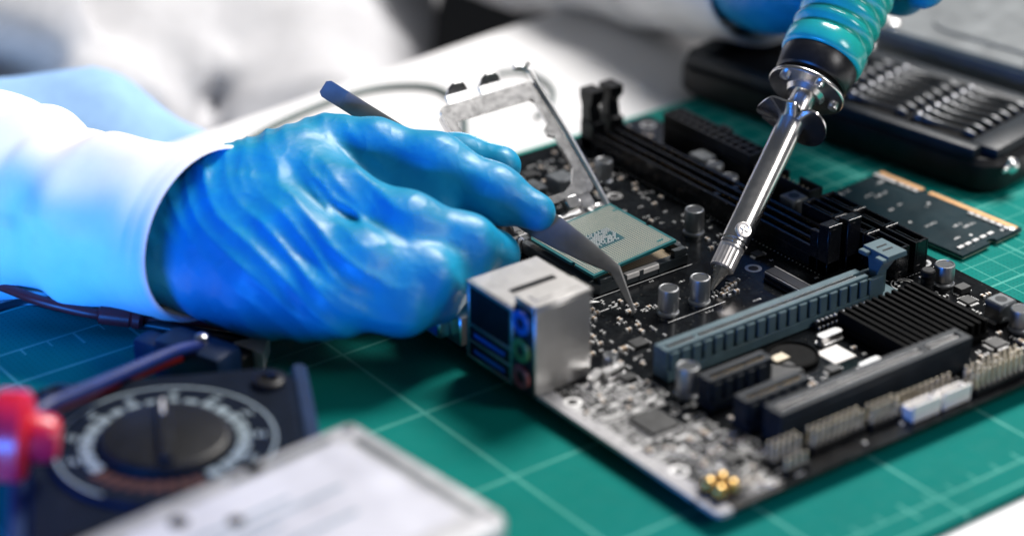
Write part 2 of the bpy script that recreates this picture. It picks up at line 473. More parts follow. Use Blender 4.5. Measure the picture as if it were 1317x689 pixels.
# leads and the socket back plate on which the board rests
b = MB(); b.box(50, 122, MAT, 108, 188, -1.75, .6); b.build('back_plate', 'steel', mb)
b = MB()
for x in (12, 60, 100, 140, 168):
    for y in (8, 60, 120, 190, 236):
        if not (45 < x < 112 and 115 < y < 192): b.cyl(x, y, MAT, -1.75, .5, 6)
stuff(b.build('solder_leads', 'tin', mb))

KEEP = []                                     # footprints kept free of scattered small parts
def keep(x0, y0, x1, y1, g=.6): KEEP.append((x0 - g, y0 - g, x1 + g, y1 + g))

# ---- capacitors
def cap_mesh(r_, h):
    b = MB(); b.lathe([(r_ * .94, 0), (r_ * 1.08, .1), (r_ * 1.08, .9), (r_ * .98, 1.15), (r_ * .88, 1.5), (r_ * .88, 1.9), (r_, 2.4), (r_, h - .7), (r_ * .95, h - .2), (r_ * .86, h), (r_ * .80, h - .12), (r_ * .78, h - .45)], 28)
    t = MB(); t.lathe([(r_ * .79, h - .5), (r_ * .79, h - .32)], 24)
    for k in range(3): 
        a = math.radians(20 + 120 * k)
    return b.mesh('capacitor', 'can'), t.mesh('top_disc', 'can_top')
CAPS = {}
def capacitor(x, y, r_, h):
    if (r_, h) not in CAPS: CAPS[(r_, h)] = cap_mesh(r_, h)
    a, t = CAPS[(r_, h)]
    o = place('capacitor', a, mb, (x, y, 0)); place('top_disc', t, o); keep(x - r_, y - r_, x + r_, y + r_)
for x, y in ((70.4, 107.4), (84.3, 107.0), (118.2, 149.6), (45.9, 169.5)): capacitor(x, y, 3.65, 10.0)
for x, y, r_, h in ((152.5, 177.5, 3.4, 8.5), (151.2, 167.5, 3.4, 7.6), (162, 65.6, 3.7, 8.4), (158.5, 26.5, 3.7, 8.4),
                    (39, 60.5, 3.9, 11.0), (30, 89, 2.6, 5.4), (44, 186, 3.65, 10), (32, 196, 3.65, 10), (120, 205, 3.4, 9), (70, 205, 3.4, 9)):
    capacitor(x, y, r_, h)
b = MB(T(154.6, 66.4, 0)); b.lathe([(2.4, 0), (2.4, 2.6), (1.9, 2.9), (2.4, 3.2), (2.4, 5.0), (1.9, 5.3), (2.6, 5.6), (2.6, 7.6), (2.1, 8.0)], 20); b.build('wound_coil', 'black', mb)

# ---- chokes (square inductors)
def choke(x, y, wx, wy, h, disc=True):
    b = MB(); b.box(-wx / 2, -wy / 2, .3, wx / 2, wy / 2, h, .7); o = b.build('inductor', 'choke', mb, (x, y, 0))
    t = MB()
    for sx in (-1, 1): t.box(sx * wx * .51 - .5, -wy * .28, 0, sx * wx * .51 + .5, wy * .28, 1.0)
    t.build('solder_tab', 'tin', o)
    if disc:
        t = MB(); t.cyl(0, 0, h, h + .06, min(wx, wy) * .27, 18); t.build('top_mark', 'navy_plastic', o)
    keep(x - wx / 2, y - wy / 2, x + wx / 2, y + wy / 2)
choke(38.5, 165.5, 9, 9, 7.6, False); choke(156, 188.5, 8, 9, 7.6, False); choke(155.2, 136.2, 8, 8, 10.0); choke(158.8, 36.0, 8, 8, 7.8)
choke(38, 180, 9, 9, 7.6, False); choke(38, 206, 9, 9, 7.6, False); choke(86, 206, 9, 9, 7.6, False); choke(100, 206, 9, 9, 7.6, False)

# ---- memory slots
def memory_slot(x):
    w_ = 6.4; y0, y1 = 94.6, 236.0
    b = MB()
    b.box(-w_ / 2, 0, .2, w_ / 2, y1 - y0, 5.4, .3)
    for s_ in (-1, 1): b.box(s_ * 2.3 - .75, 8, 5.4, s_ * 2.3 + .75, y1 - y0 - 9, 8.6, .25)
    b.box(-1.0, 62, 5.4, 1.0, 64.2, 8.2)
    o = b.build('memory_slot', 'black_gloss', mb, (x, y0, 0))
    t = MB()
    t.box(-w_ / 2, 0, .2, w_ / 2, 5.2, 19.2, .35); t.box(-w_ / 2, 5.2, .2, -1.1, 9.4, 15.5, .3); t.box(1.1, 5.2, .2, w_ / 2, 9.4, 15.5, .3)
    t.box(-w_ / 2 + .5, -.25, 12.5, w_ / 2 - .5, 0, 18.2, .08)
    t.build('end_post', 'black_gloss', o)
    t = MB(); t.tube([(-w_ / 2 + .2, .3, 19.1), (w_ / 2 - .2, .3, 19.1)], .42, 16); t.build('post_glint_bar', 'glint_bar', o)  # bar added so the post's top edge shows a glint
    t = MB(T(0, y1 - y0 - 6, 0))
    t.box(-w_ / 2, -2, .2, w_ / 2, 6, 12, .35)
    t.loft([[(-2.6, 0, 12), (2.6, 0, 12), (2.6, 6, 12), (-2.6, 6, 12)], [(-2.6, 1.2, 18), (2.6, 1.2, 18), (2.6, 6, 18), (-2.6, 6, 18)],
            [(-3.1, -1, 21.5), (3.1, -1, 21.5), (3.1, 6.6, 21.5), (-3.1, 6.6, 21.5)], [(-3.1, -1, 25), (3.1, -1, 25), (3.1, 6.6, 25), (-3.1, 6.6, 25)]])
    t.build('latch', 'black', o)
    t = MB()
    for k in range(118):
        y = 10 + k * 1.02
        t.box(-1.55, y, 7.7, -1.3, y + .45, 8.0); t.box(1.3, y, 7.7, 1.55, y + .45, 8.0)
    stuff(t.build('contacts', 'gold', o))
    t = MB()
    for k in range(70): t.cyl(-w_ / 2 - .7, 3 + k * 1.95, 0, .12, .3, 6)
    stuff(t.build('solder_dots', 'tin', o))
    keep(x - 4, y0, x + 4, y1)
memory_slot(136.1); memory_slot(145.6)

# ---- power connector and the front usb header
def pin_socket(name, x0, y0, nx, ny, p, h, wall=.9):
    b = MB(); wx, wy = nx * p + wall, ny * p + wall
    b.box(0, 0, .2, wx, wy, h - 5, .3)
    for i in range(nx + 1): b.box(i * p, 0, h - 5, i * p + wall, wy, h, .12)
    for j in range(ny + 1): b.box(wall + .01, j * p, h - 5.01, wx - wall - .01, j * p + wall, h - .01)
    o = b.build(name, 'black', mb, (x0, y0, 0))
    t = MB()
    for i in range(nx):
        for j in range(ny): t.box(wall / 2 + (i + .5) * p - .5, wall / 2 + (j + .5) * p - .5, 1, wall / 2 + (i + .5) * p + .5, wall / 2 + (j + .5) * p + .5, h - 1.5)
    stuff(t.build('pins', 'tan_pin', o))
    keep(x0, y0, x0 + wx, y0 + wy); return o
o = pin_socket('power_connector', 161.5, 168, 2, 12, 4.2, 13.0)
t = MB(); t.box(9.31, 22, 6, 11.2, 28, 13.5, .3); t.build('clip', 'black', o)
b = MB(); b.box(0, 0, .2, 7, 31, 3, .3); b.box(0, 0, 3, 1.1, 31, 10.5, .2); b.box(5.9, 0, 3, 7, 12, 10.5, .2); b.box(5.9, 18, 3, 7, 31, 10.5, .2)
b.box(1.11, 0, 3, 5.89, 1.1, 10.45, .2); b.box(1.11, 29.9, 3, 5.89, 31, 10.45, .2)
o = b.build('usb_header', 'black', mb, (161.3, 134.5, 0)); keep(161, 134, 169, 166)
t = MB()
for k in range(10):
    for q in (2.2, 4.4): t.box(q, 3 + k * 2.6, 3, q + .6, 3.6 + k * 2.6, 8.5)
stuff(t.build('pins', 'tan_pin', o))

# ---- six upright data ports in two columns
b = MB()
b.box(0, 0, .2, 6.4, 15.9, 3.0, .2); b.box(0, 0, 3, .9, 15.9, 12.2, .15); b.box(5.5, 0, 3, 6.4, 15.9, 12.2, .15)
b.box(.91, 0, 3, 5.49, 1.2, 12.15, .15); b.box(.91, 14.7, 3, 5.49, 15.9, 12.15, .15)
b.box(2.6, 3.0, 3, 3.7, 13.2, 11.2, .15); b.box(3.7, 3.0, 3, 4.6, 4.0, 11.2, .15)
PORT = b.mesh('data_port', 'black_gloss')
b = MB(); b.tube([(.25, 15.3, 12.1), (6.15, 15.3, 12.1)], .5, 16); b.tube([(3.1, 3.4, 11.2), (3.1, 12.8, 11.2)], .35, 12); PORT_GLINT = b.mesh('top_glint_bar', 'glint_bar')  # rounded bars added to catch glints on the port edges
b = MB()
for k in range(7): b.box(2.3, 4.4 + k * 1.25, 4, 2.55, 5.0 + k * 1.25, 10.5)
PORT_PIN = b.mesh('contacts', 'gold')
for x in (150.3, 159.6):
    for k in range(3):
        y = 127.3 - 16.6 * (k + 1) + .4
        o = place('data_port', PORT, mb, (x, y, 0)); place('top_glint_bar', PORT_GLINT, o); stuff(place('contacts', PORT_PIN, o)); keep(x, y, x + 6.5, y + 16)

# ---- long graphics slot with its latch
LX0, LX1, LY0, LY1, LZ = 39.0, 130.0, 70.2, 77.8, 11.2
b = MB()
b.box(0, 1.2, .2, LX1 - LX0, 7.6, 9.0, .25)
b.box(0, 1.0, 9.0, LX1 - LX0, 2.9, LZ, .2); b.box(0, 4.7, 9.0, LX1 - LX0, 7.6, LZ, .2)
b.box(0, 2.9, 9.0, 2.5, 4.7, LZ - .1, .1); b.box(14.2, 2.9, 9.0, 16.0, 4.7, LZ - .1, .1)
b.box(0, -.2, .2, LX1 - LX0, 1.2, 3.8, .2)
slot = b.build('graphics_slot', 'slate', mb, (LX0, LY0, 0)); keep(LX0, LY0 - 3, LX1, LY1)
b = MB(); b.box(0, 0, 3.8, 3.55, 1.2, 10.2, .25); RIB = b.mesh('rib', 'slate')
for k in range(19): place('rib', RIB, slot, (1.4 + 4.72 * k, 0, 0))
t = MB()
for k in range(82):
    xx = 3.4 + k * 1.0 + (2.0 if k > 10 else 0)
    if xx < LX1 - LX0 - 2: t.box(xx, 2.95, 9.4, xx + .45, 3.25, LZ - .1); t.box(xx, 4.35, 9.4, xx + .45, 4.65, LZ - .1)
stuff(t.build('contacts', 'steel', slot))
t = MB()                                       # thick skirt on the near side
t.loft([[(70, -5.8, .2), (104, -5.8, .2), (104, -.25, .2), (70, -.25, .2)], [(70, -5.0, 1.2), (104, -5.0, 1.2), (104, -.25, 3.5), (70, -.25, 3.5)]])
t = None
t = MB(T(LX1 - LX0, 3.8, 0))                   # latch arm and thumb paddle
t.box(0, -3.8, .2, 7, -2.0, 9.6, .3); t.box(0, 2.0, .2, 7, 3.8, 9.6, .3); t.box(0, -2, .2, 7, 2, 3.0, .3)
t.loft([[(4, -2, 2), (9.5, -2, 2), (9.5, 2, 2), (4, 2, 2)], [(5.0, -2, 10), (9.5, -2, 10), (9.5, 2, 10), (5.0, 2, 10)],
        [(5.6, -3.4, 14), (12.0, -3.4, 14), (12.0, 3.4, 14), (5.6, 3.4, 14)], [(5.2, -6.5, 16.2), (14.5, -6.5, 16.2), (14.5, 6.0, 16.2), (5.2, 6.0, 16.2)],
        [(5.4, -6.3, 18), (14.2, -6.3, 18), (14.2, 5.8, 18), (5.4, 5.8, 18)]])
t.box(2.8, -6.3, 15.6, 5.6, -2.2, 17.2, .3); t.box(2.8, 1.8, 15.6, 5.6, 5.8, 17.2, .3)
t.loft([[(2, -7.8, .2), (15, -4.5, .2), (15, 4, .2), (2, 4, .2)], [(2, -6.5, 2.4), (14, -4, 1.6), (14, 3.5, 1.6), (2, 3.5, 2.4)]])
t.build('latch', 'slate', slot); keep(LX1, LY0 - 6, LX1 + 16, LY1 + 3)
t = MB(); t.box(7.4, -2.4, 18.0, 12.4, -1.2, 18.12); t.box(7.4, 1.0, 18.0, 12.4, 2.0, 18.12); t.M = T(LX1 - LX0, 3.8, 0)
t2 = MB(T(LX1 - LX0, 3.8, 0)); t2.box(7.4, -2.0, 18.0, 12.0, -1.2, 18.12); t2.box(7.4, 1.0, 18.0, 12.0, 1.8, 18.12); t2.build('latch_groove', 'black', slot)

# ---- two short expansion slots
def short_slot(x0, y0, ln):
    b = MB()
    b.box(0, 1.0, .2, ln, 7.0, 9.0, .25); b.box(0, .8, 9, ln, 2.7, LZ, .2); b.box(0, 4.4, 9, ln, 7.0, LZ, .2); b.box(0, -.2, .2, ln, 1.0, 3.6, .2)
    b.box(0, 2.7, 9, 2.3, 4.4, LZ - .1, .1); b.box(ln - 2, 2.7, 9, ln, 4.4, LZ - .1, .1)
    o = b.build('expansion_slot', 'navy_plastic', mb, (x0, y0, 0)); keep(x0, y0, x0 + ln, y0 + 7)
    r_ = MB(); r_.box(0, -.1, 3.6, 3.4, 1.0, 10.0, .25); me = r_.mesh('rib', 'navy_plastic')
    for k in range(int(ln / 4.7)): place('rib', me, o, (1.2 + 4.7 * k, 0, 0))
    t = MB()
    for k in range(int((ln - 5) / 1.0)): t.box(2.8 + k, 2.75, 9.4, 3.2 + k, 3.0, LZ - .1)
    stuff(t.build('contacts', 'gold', o))
short_slot(37.5, 47.0, 27.0); short_slot(38.0, 30.2, 27.0)

# ---- long bottom slot with its key
b = MB(); ln = 85.0
b.box(0, 0, .2, ln, 8.2, 9.4, .3); b.box(0, 0, 9.4, ln, 2.9, 11.7, .25); b.box(0, 5.6, 9.4, ln, 8.2, 11.7, .25)
b.box(0, 2.9, 9.4, 2.4, 5.6, 11.6, .1); b.box(ln - 2.4, 2.9, 9.4, ln, 5.6, 11.6, .1); b.box(65.2, 2.3, 9.4, 67.6, 5.6, 11.75, .1)
o = b.build('expansion_slot', 'navy_plastic', mb, (40.7, 18.0, 0)); o['label'] = 'long dark navy expansion slot nearest the bottom edge pins'
keep(40.7, 18, 125.7, 26.4)
t = MB()
for k in range(62):
    xx = 3.0 + k * 1.27
    if not 64.6 < xx < 68: t.box(xx, 2.95, 9.6, xx + .6, 3.6, 11.6); t.box(xx, 4.95, 9.6, xx + .6, 5.55, 11.6)
stuff(t.build('contacts', 'steel', o))

# ---- chipset heatsink
b = MB(); b.box(0, 0, .8, 37.5, 36.0, 2.6, .3)
o = b.build('heatsink', 'fin', mb, (108.5, 28.6, 0)); keep(108, 28, 147, 66)
f = MB(); f.box(0, .4, 2.6, 1.5, 35.6, 7.2, .2); me = f.mesh('fin', 'fin')
for k in range(12): place('fin', me, o, (.5 + 3.15 * k, 0, 0))

# ---- drive connector with a metal front
b = MB(); b.box(0, 0, .2, 5.2, 21, 3.6, .3); b.box(-1.0, .8, .2, 0, 20.2, 1.3, .1)
o = b.build('card_connector', 'black', mb, (114.0, 85.5, 0)); keep(112, 85, 120, 107)
t = MB(); t.box(-.35, .4, 2.5, -.02, 20.6, 3.4, .08); t.build('metal_lip', 'steel', o)
b = MB(); b.box(0, 0, .1, 30, 7, 1.0, .2)

# ---- rear ports: the audio stack, the network stack, and a flat video port
b = MB()
b.box(0, 0, .2, 23.2, 10.6, 31.5, .4); b.box(-.2, -.25, 31.5, 23.6, 10.9, 33.0, .5); b.box(3.0, 3.2, 33.0, 21, 7.6, 33.35, .15)
aud = b.build('audio_port_block', 'shell', mb, (-2.0, 88.3, 0)); keep(-3, 88, 22, 99)
t = MB(); t.box(-.9, .5, .6, -.02, 10.1, 31.2, .3); t.build('face_panel', 'navy_plastic', aud)
t = MB(); t.box(.4, .6, 33.36, 22.6, .9, 33.42); 
for z, mname in ((26.0, 'blue'), (16.0, 'green_jack'), (6.2, 'pink_jack')):
    t = MB(T(-.92, 5.3, z) @ RY(-90)); t.lathe([(4.3, 0), (4.3, 1.0), (3.9, 1.3), (2.3, 1.3), (2.0, .5)], 26); j = t.build('audio_jack', mname, aud)
    t = MB(T(-.92, 5.3, z) @ RY(-90)); t.lathe([(2.0, .3), (2.0, .62)], 18); t.build('jack_hole', 'black', j)
b = MB()
b.box(0, 0, .2, 28.5, 25.0, 28.6, .4); b.box(-.6, -.2, .2, .02, 1.4, 28.4, .15); b.box(-.6, 23.6, .2, .02, 25.2, 28.4, .15); b.box(-.6, 1.4, 26.9, .02, 23.6, 28.4, .15)
b.box(-.6, 1.4, 12.2, .02, 23.6, 13.4, .1); b.box(-.6, 1.4, 6.3, .02, 23.6, 7.2, .1); b.box(-.6, 1.4, .2, .02, 23.6, 1.1, .1)
net = b.build('network_port_block', 'shell', mb, (-2.2, 99.5, 0)); keep(-3, 99, 27, 125)
t = MB(); t.box(-.35, 1.5, 13.5, -.02, 23.5, 26.8); t.build('socket_opening', 'black', net)
for z in (7.4, 1.3):
    t = MB(); t.box(-.35, 1.5, z, -.02, 23.5, z + 4.6); q = t.build('usb_opening', 'black', net)
    t = MB(); t.box(-.6, 4, z + 1.3, -.36, 21, z + 3.0, .1); t.build('usb_tongue', 'blue', q)
t = MB(); t.box(6, 8, 28.61, 24, 10.6, 28.9, .1); t.build('top_slot', 'black', net)
b = MB(); b.box(0, 0, .2, 16, 31, 11.5, .5); b.box(-4.5, 6, 2, 0, 25, 10, .6)
vid = b.build('video_port', 'metal', mb, (-1.5, 130, 0)); keep(-3, 130, 16, 162)
t = MB(); t.box(-5.0, 7.2, 3.0, -4.52, 23.8, 9.0, .5); t.build('port_face', 'blue', vid)

# ---- processor socket with its open load plate and lever
SX0, SY0, SX1, SY1 = 57.6, 132.0, 100.2, 178.0
b = MB()
L = SX1 - SX0; H_ = SY1 - SY0
b.prism([(2.5, 0), (L, 0), (L, 3.2), (0, 3.2), (0, 2.5)], .2, 3.8)
b.box(0, 3.21, .2, 3.0, H_ - 3.2, 4.6, .2); b.box(L - 3.0, 3.21, .2, L, H_ - 3.2, 4.6, .2); b.box(0, H_ - 3.19, .2, L, H_, 4.6, .2)
b.box(3.0, 3.2, .2, L - 3.0, H_ - 3.2, 2.8)
b.box(L - 6.0, .3, 3.7, L - .3, 2.6, 6.6, .2); b.box(L - 2.6, 2.61, 4.59, L - .3, 9.0, 6.8, .2)
b.box(2.8, .3, 3.7, 8.0, 2.6, 5.6, .2)
for k in range(3): b.box(11 + 9 * k, -.35, .2, 13 + 9 * k, 0, 4.2, .1)
sk = b.build('processor_socket', 'socket', mb, (SX0, SY0, 0)); keep(SX0 - 5, SY0, SX1 + 5, SY1 + 14)
t = MB(); t.box(3.4, 3.6, 2.81, L - 3.4, H_ - 3.6, 3.2); t.build('contact_field', 'contacts', sk)
t = MB(); t.box(14.5, -.02, 3.8, 29.5, 2.3, 4.0, .05); t.box(14.5, -.3, 2.3, 29.5, -.02, 4.0, .05); t.build('paper_label', 'white_plastic', sk)
t = MB(); t.box(-1.2, -1.25, .02, L + 1.2, -1.0, .06); t.box(-1.4, -1.25, .02, -1.2, 20, .06)
t.prism([(-7.5, -1.5), (-.6, -4.2), (-2.4, -1.2)], .02, .06); stuff(t.build('outline_print', 'white_ink', sk))
# load plate, opened past upright: local x across, y along the plate, z normal
ang = 38.5
LP = T(-3.2, 46.8, 6.2) @ RX(ang)
PW, PL, PT = 44.0, 58.5, 1.3
def plate_piece(b, poly, z0=0.0, z1=PT): b.prism(poly, z0, z1)
b = MB(LP)
outer = rrect(0, 6, PW, PL - 3, 3.0, 4)
inner = [(4.0, 12), (6, 9.0), (PW - 13, 9.0), (PW - 8, 11.5), (PW - 4.2, 17.0), (PW - 4.2, 31), (PW - 6.8, 32.5), (PW - 6.8, 35.5), (PW - 4.2, 37), (PW - 4.2, 47.0), (PW - 5.4, 48.4), (5.4, 48.4), (4.0, 47.0)]
def ring_plate(b, outer, inner, z0, z1):
    """plate with one hole: bridged by nearest angle"""
    import math as m_
    cx = sum(p[0] for p in inner) / len(inner); cy = sum(p[1] for p in inner) / len(inner)
    n = 72
    def hit(poly, a):
        dx, dy = m_.cos(a), m_.sin(a); best = None
        for i in range(len(poly)):
            x1, y1 = poly[i]; x2, y2 = poly[(i + 1) % len(poly)]
            ex, ey = x2 - x1, y2 - y1; den = dx * ey - dy * ex
            if abs(den) < 1e-9: continue
            t_ = ((x1 - cx) * ey - (y1 - cy) * ex) / den; u_ = ((x1 - cx) * dy - (y1 - cy) * dx) / den
            if t_ > 0 and -1e-6 <= u_ <= 1 + 1e-6 and (best is None or t_ > best): best = t_
        return (cx + dx * best, cy + dy * best)
    angs = sorted(set([2 * m_.pi * k / n for k in range(n)] + [m_.atan2(p[1] - cy, p[0] - cx) % (2 * m_.pi) for p in outer + inner]))
    O = [hit(outer, a) for a in angs]; J = [hit(inner, a) for a in angs]
    V = [(*p, z0) for p in O] + [(*p, z0) for p in J] + [(*p, z1) for p in O] + [(*p, z1) for p in J]; N = len(angs); F = []
    for i in range(N):
        j = (i + 1) % N
        F += [(2 * N + i, 2 * N + j, 3 * N + j, 3 * N + i), (i, N + i, N + j, j), (i, j, 2 * N + j, 2 * N + i), (N + i, 3 * N + i, 3 * N + j, N + j)]
    b.add(V, F)
ring_plate(b, outer, inner, 0, PT)
b.box(0, 8, -2.6, .9, PL - 6, 0, .2); b.box(PW - .9, 8, -2.6, PW, PL - 6, 0, .2)
for cx in (10.0, 25.0):                                    # two bent tongues on the free edge
    b.loft([[(cx - 5, PL - 3.3, 0), (cx + 5, PL - 3.3, 0), (cx + 5, PL - 3.3, 1.2), (cx - 5, PL - 3.3, 1.2)],
            [(cx - 5, PL + .5, 1.2), (cx + 5, PL + .5, 1.2), (cx + 5, PL + .2, 2.4), (cx - 5, PL + .2, 2.4)],
            [(cx - 3.2, PL + 2.5, 4), (cx + 3.2, PL + 2.5, 4), (cx + 3.2, PL + 1.6, 5), (cx - 3.2, PL + 1.6, 5)],
            [(cx - 1.8, PL + 3.0, 6), (cx + 1.8, PL + 3.0, 6), (cx + 1.8, PL + 2.0, 6.4), (cx - 1.8, PL + 2.0, 6.4)]])
b.box(3, 0, -.3, 9, 6.2, PT - .2, .3); b.box(PW - 9, 0, -.3, PW - 3, 6.2, PT - .2, .3); b.box(PW - 16, 1, -1, PW - 10, 6.2, 3, .5)
b.build('load_plate', 'plate', sk)
b = MB()                                                  # hinge bracket
b.box(1, 45.0, .2, 41.5, 46.2, 5.4, .2); b.box(1, 46.2, .2, 41.5, 52.5, 1.6, .3); b.box(6, 43.0, 5.0, 8.0, 47, 6.8, .3); b.box(33, 43.0, 5.0, 35.0, 47, 6.8, .3)
b.tube([(2, 48.6, 5.2), (42, 48.6, 5.2)], 1.3, 10)
b.build('hinge_bracket', 'metal', sk)
b = MB()                                                  # lever: along the plate's edge, hooked at its end
P = [LP @ Vector(p) for p in ((PW + 1.9, -2, 0), (PW + 1.9, 10, .6), (PW + 1.6, 30, 1.2), (PW + .6, 54, 1.6), (PW - .6, 60.5, 1.8), (PW - 5.5, 62.5, 2.2))]
b.tube([tuple(p) for p in P], 1.15, 12)
P = [LP @ Vector(p) for p in ((PW - 1.5, 60.5, 1.8), (PW - 1.8, 60.5, 5.5), (PW - 2.0, 60.3, 6.4))]
b.tube([tuple(p) for p in P], .9, 8)
b.tube([(2 + 40, 44, 4.6), (43.2, 48.5, 5.0), (42.6, 49, 5.3)], 1.15, 10)
b.tube([(43.2, 48.5, 5.0), (38, 43.6, 5.6), (30, 43.6, 5.6), (29.4, 42, 5.8)], .95, 10)
b.tube([(12, 44.5, 5.6), (18, 43.0, 5.2), (24, 43.6, 4.6), (27, 46, 4.8)], 1.0, 10)
b.build('lever', 'metal', sk)
b = MB()
b.tube([(-2.0, 41, 1.5), (-2.2, 40.4, 6), (-1.6, 39.8, 7.5)], .9, 8); b.cyl(-6, 41, .2, 2.2, 2.4, 16, .4); b.tube([(-9, 43.5, 2), (-4.5, 42.6, 3.2), (-1, 43.0, 2)], 1.1, 10)
b.build('catch', 'metal', sk)

# ---- chips
def chip(x, y, wx, wy, h, pins=0, name='chip', m_='ic', rz=0):
    b = MB(); b.box(-wx / 2, -wy / 2, .25, wx / 2, wy / 2, h, .15)
    o = b.build(name, m_, mb, (x, y, 0)); o.rotation_euler.z = math.radians(rz)
    if pins:
        t = MB(); p = .8
        for k in range(int((wy - 1) / p)):
            yy = -wy / 2 + .7 + k * p
            t.box(-wx / 2 - 1.1, yy, .05, -wx / 2, yy + .4, .4); t.box(wx / 2, yy, .05, wx / 2 + 1.1, yy + .4, .4)
        if pins > 1:
            for k in range(int((wx - 1) / p)):
                xx = -wx / 2 + .7 + k * p
                t.box(xx, -wy / 2 - 1.1, .05, xx + .4, -wy / 2, .4); t.box(xx, wy / 2, .05, xx + .4, wy / 2 + 1.1, .4)
        stuff(t.build('pins', 'tin', o))
    keep(x - wx / 2 - 1.3, y - wy / 2 - 1.3, x + wx / 2 + 1.3, y + wy / 2 + 1.3)
chip(18.6, 52.3, 11.5, 12.5, 1.5, 2); chip(159.5, 51.3, 5, 5, 1.1, 2); chip(144.2, 24.0, 6, 6, 1.2, 2); chip(163, 57.5, 5, 4, 2.6, 1)
chip(24, 22, 7, 5, 1.3, 1); chip(88, 44, 5, 4, 1.2, 1); chip(72, 53, 14, 9, 1.6, 2); chip(125, 122, 4, 4, 1, 1); chip(104, 112, 4, 3, 1, 1); chip(30, 80, 5, 4, 1.4, 1); chip(48, 96, 6, 5, 1.3, 1)
chip(12, 175, 7, 6, 1.3, 2); chip(60, 225, 10, 8, 1.3, 2); chip(100, 226, 6, 5, 1.3, 1)
for y in (190, 205, 220): chip(18, y, 6, 5, 1.2, 1); chip(28, y + 6, 6, 5, 1.2, 1)
# row of bright pins beside the graphics slot
b = MB(); b.box(0, 0, .1, 27, 1.6, 2.6, .2); o = b.build('pin_strip', 'black', mb, (102.6, 67.6, 0)); keep(102, 66, 131, 70)
t = MB()
for k in range(13): t.box(1 + 2.0 * k, -.5, .1, 2.0 + 2.0 * k, .1, 1.1, .2); t.box(1 + 2.0 * k, .2, 2.6, 2.1 + 2.0 * k, 1.3, 3.2, .2)
stuff(t.build('pins', 'tin', o))
# crystals, battery holder stub, white sticker
def crystal(x, y, rz, ln=10.0, wd=3.6, h=3.4):
    b = MB(RZ(rz)); b.prism(rrect(-ln / 2 - .5, -wd / 2 - .4, ln / 2 + .5, wd / 2 + .4, wd / 2), .1, .7); b.prism(rrect(-ln / 2, -wd / 2, ln / 2, wd / 2, wd / 2 - .05), .7, h)
    b.build('crystal', 'metal', mb, (x, y, 0)); keep(x - ln / 2, y - 3, x + ln / 2, y + 3)
crystal(101.0, 59.3, 0); crystal(99.5, 38.5, 3, 9.5, 2.8, 2.2); crystal(27.5, 84.5, 8, 9, 3.4); crystal(20.0, 84.5, 30, 8, 3.0)
b = MB(); b.box(-4.8, -4.8, .05, 4.8, 4.8, .4, .05); b.build('white_sticker', 'white_plastic', mb, (96.2, 51.0, 0)); keep(91, 46, 101, 56)
b = MB(); b.lathe([(8.5, 0), (9.0, .5), (9.0, 1.6), (8.4, 2.0), (8.0, 1.6), (7.8, 1.2)], 36); o = b.build('battery_holder', 'fin', mb, (83, 58, 0)); keep(72, 48, 94, 69)
t = MB(); t.lathe([(7.6, .6), (7.6, 1.0), (7.2, 1.1)], 30); t.build('holder_floor', 'fin', o)
t = MB(); t.box(-9, -2, 2.0, -3, 2, 2.6, .1); t.build('clip', 'tan_pin', o)

# ---- headers along the bottom edge
def header(x0, y0, n, rows, h=8.0, m_='tan_pin', p=2.54):
    b = MB(); b.box(0, 0, .1, n * p, rows * p, 2.4, .2); o = b.build('pin_header', 'black', mb, (x0, y0, 0))
    t = MB()
    for i in range(n):
        for j in range(rows): t.box((i + .5) * p - .4, (j + .5) * p - .4, 2.4, (i + .5) * p + .4, (j + .5) * p + .4, h, .12)
    stuff(t.build('pins', m_, o)); keep(x0, y0, x0 + n * p, y0 + rows * p)
header(30, 9.2, 5, 2); header(46, 8.6, 9, 2); header(70.5, 7.6, 5, 2); header(113, 3.2, 10, 3, 8.5); header(84, 10.2, 10, 1, 7); header(30, 3.4, 4, 1, 6)
def white_header(x0, y0, wx, wy):
    b = MB(); b.box(0, 0, .1, wx, wy, 2.2, .3); b.box(0, 0, 2.2, wx, 1.0, 6.2, .2); b.box(0, wy - 1.0, 2.2, wx, wy, 4.6, .2); b.box(0, 1.0, 2.2, .9, wy - 1.0, 4.6, .15); b.box(wx - .9, 1, 2.2, wx, wy - 1, 4.6, .15)
    b.build('fan_header', 'white_plastic', mb, (x0, y0, 0)); keep(x0, y0, x0 + wx, y0 + wy)
white_header(84.5, 3.4, 12.5, 5.6); white_header(98.0, 3.2, 12.5, 5.6)
b = MB(); b.box(0, 0, .1, 10.4, 10.4, 1.6, .3); o = b.build('jack_header', 'ic', mb, (3.4, 4.2, 0)); o['label'] = 'four gold round contacts at the corner of the board'; keep(3, 4, 14.5, 15)
b = MB(); b.lathe([(2.1, 1.6), (2.1, 3.4), (1.9, 4.4), (1.2, 5.0), (.4, 5.1)], 18); KNOB = b.mesh('gold_contact', 'gold')
for i in range(2):
    for k in range(2): place('gold_contact', KNOB, o, (2.7 + 5 * i, 2.7 + 5 * k, 0))

# ---- mounting holes
for x, y in ((116.8, 115.2), (115, 192.1), (6.5, 79), (6.8, 26.5), (168, 8), (6.5, 236), (168, 236), (168.5, 82)):
    b = MB(); b.lathe([(1.9, .02), (2.9, .02), (3.1, .06), (2.0, .09), (1.8, .03)], 28); o = b.build('mounting_hole', 'steel' if x > 20 else 'tin', mb, (x, y, 0))
    t = MB(); t.lathe([(1.9, .01), (1.9, .05)], 20); t.build('hole', 'black', o); keep(x - 3.2, y - 3.2, x + 3.2, y + 3.2)
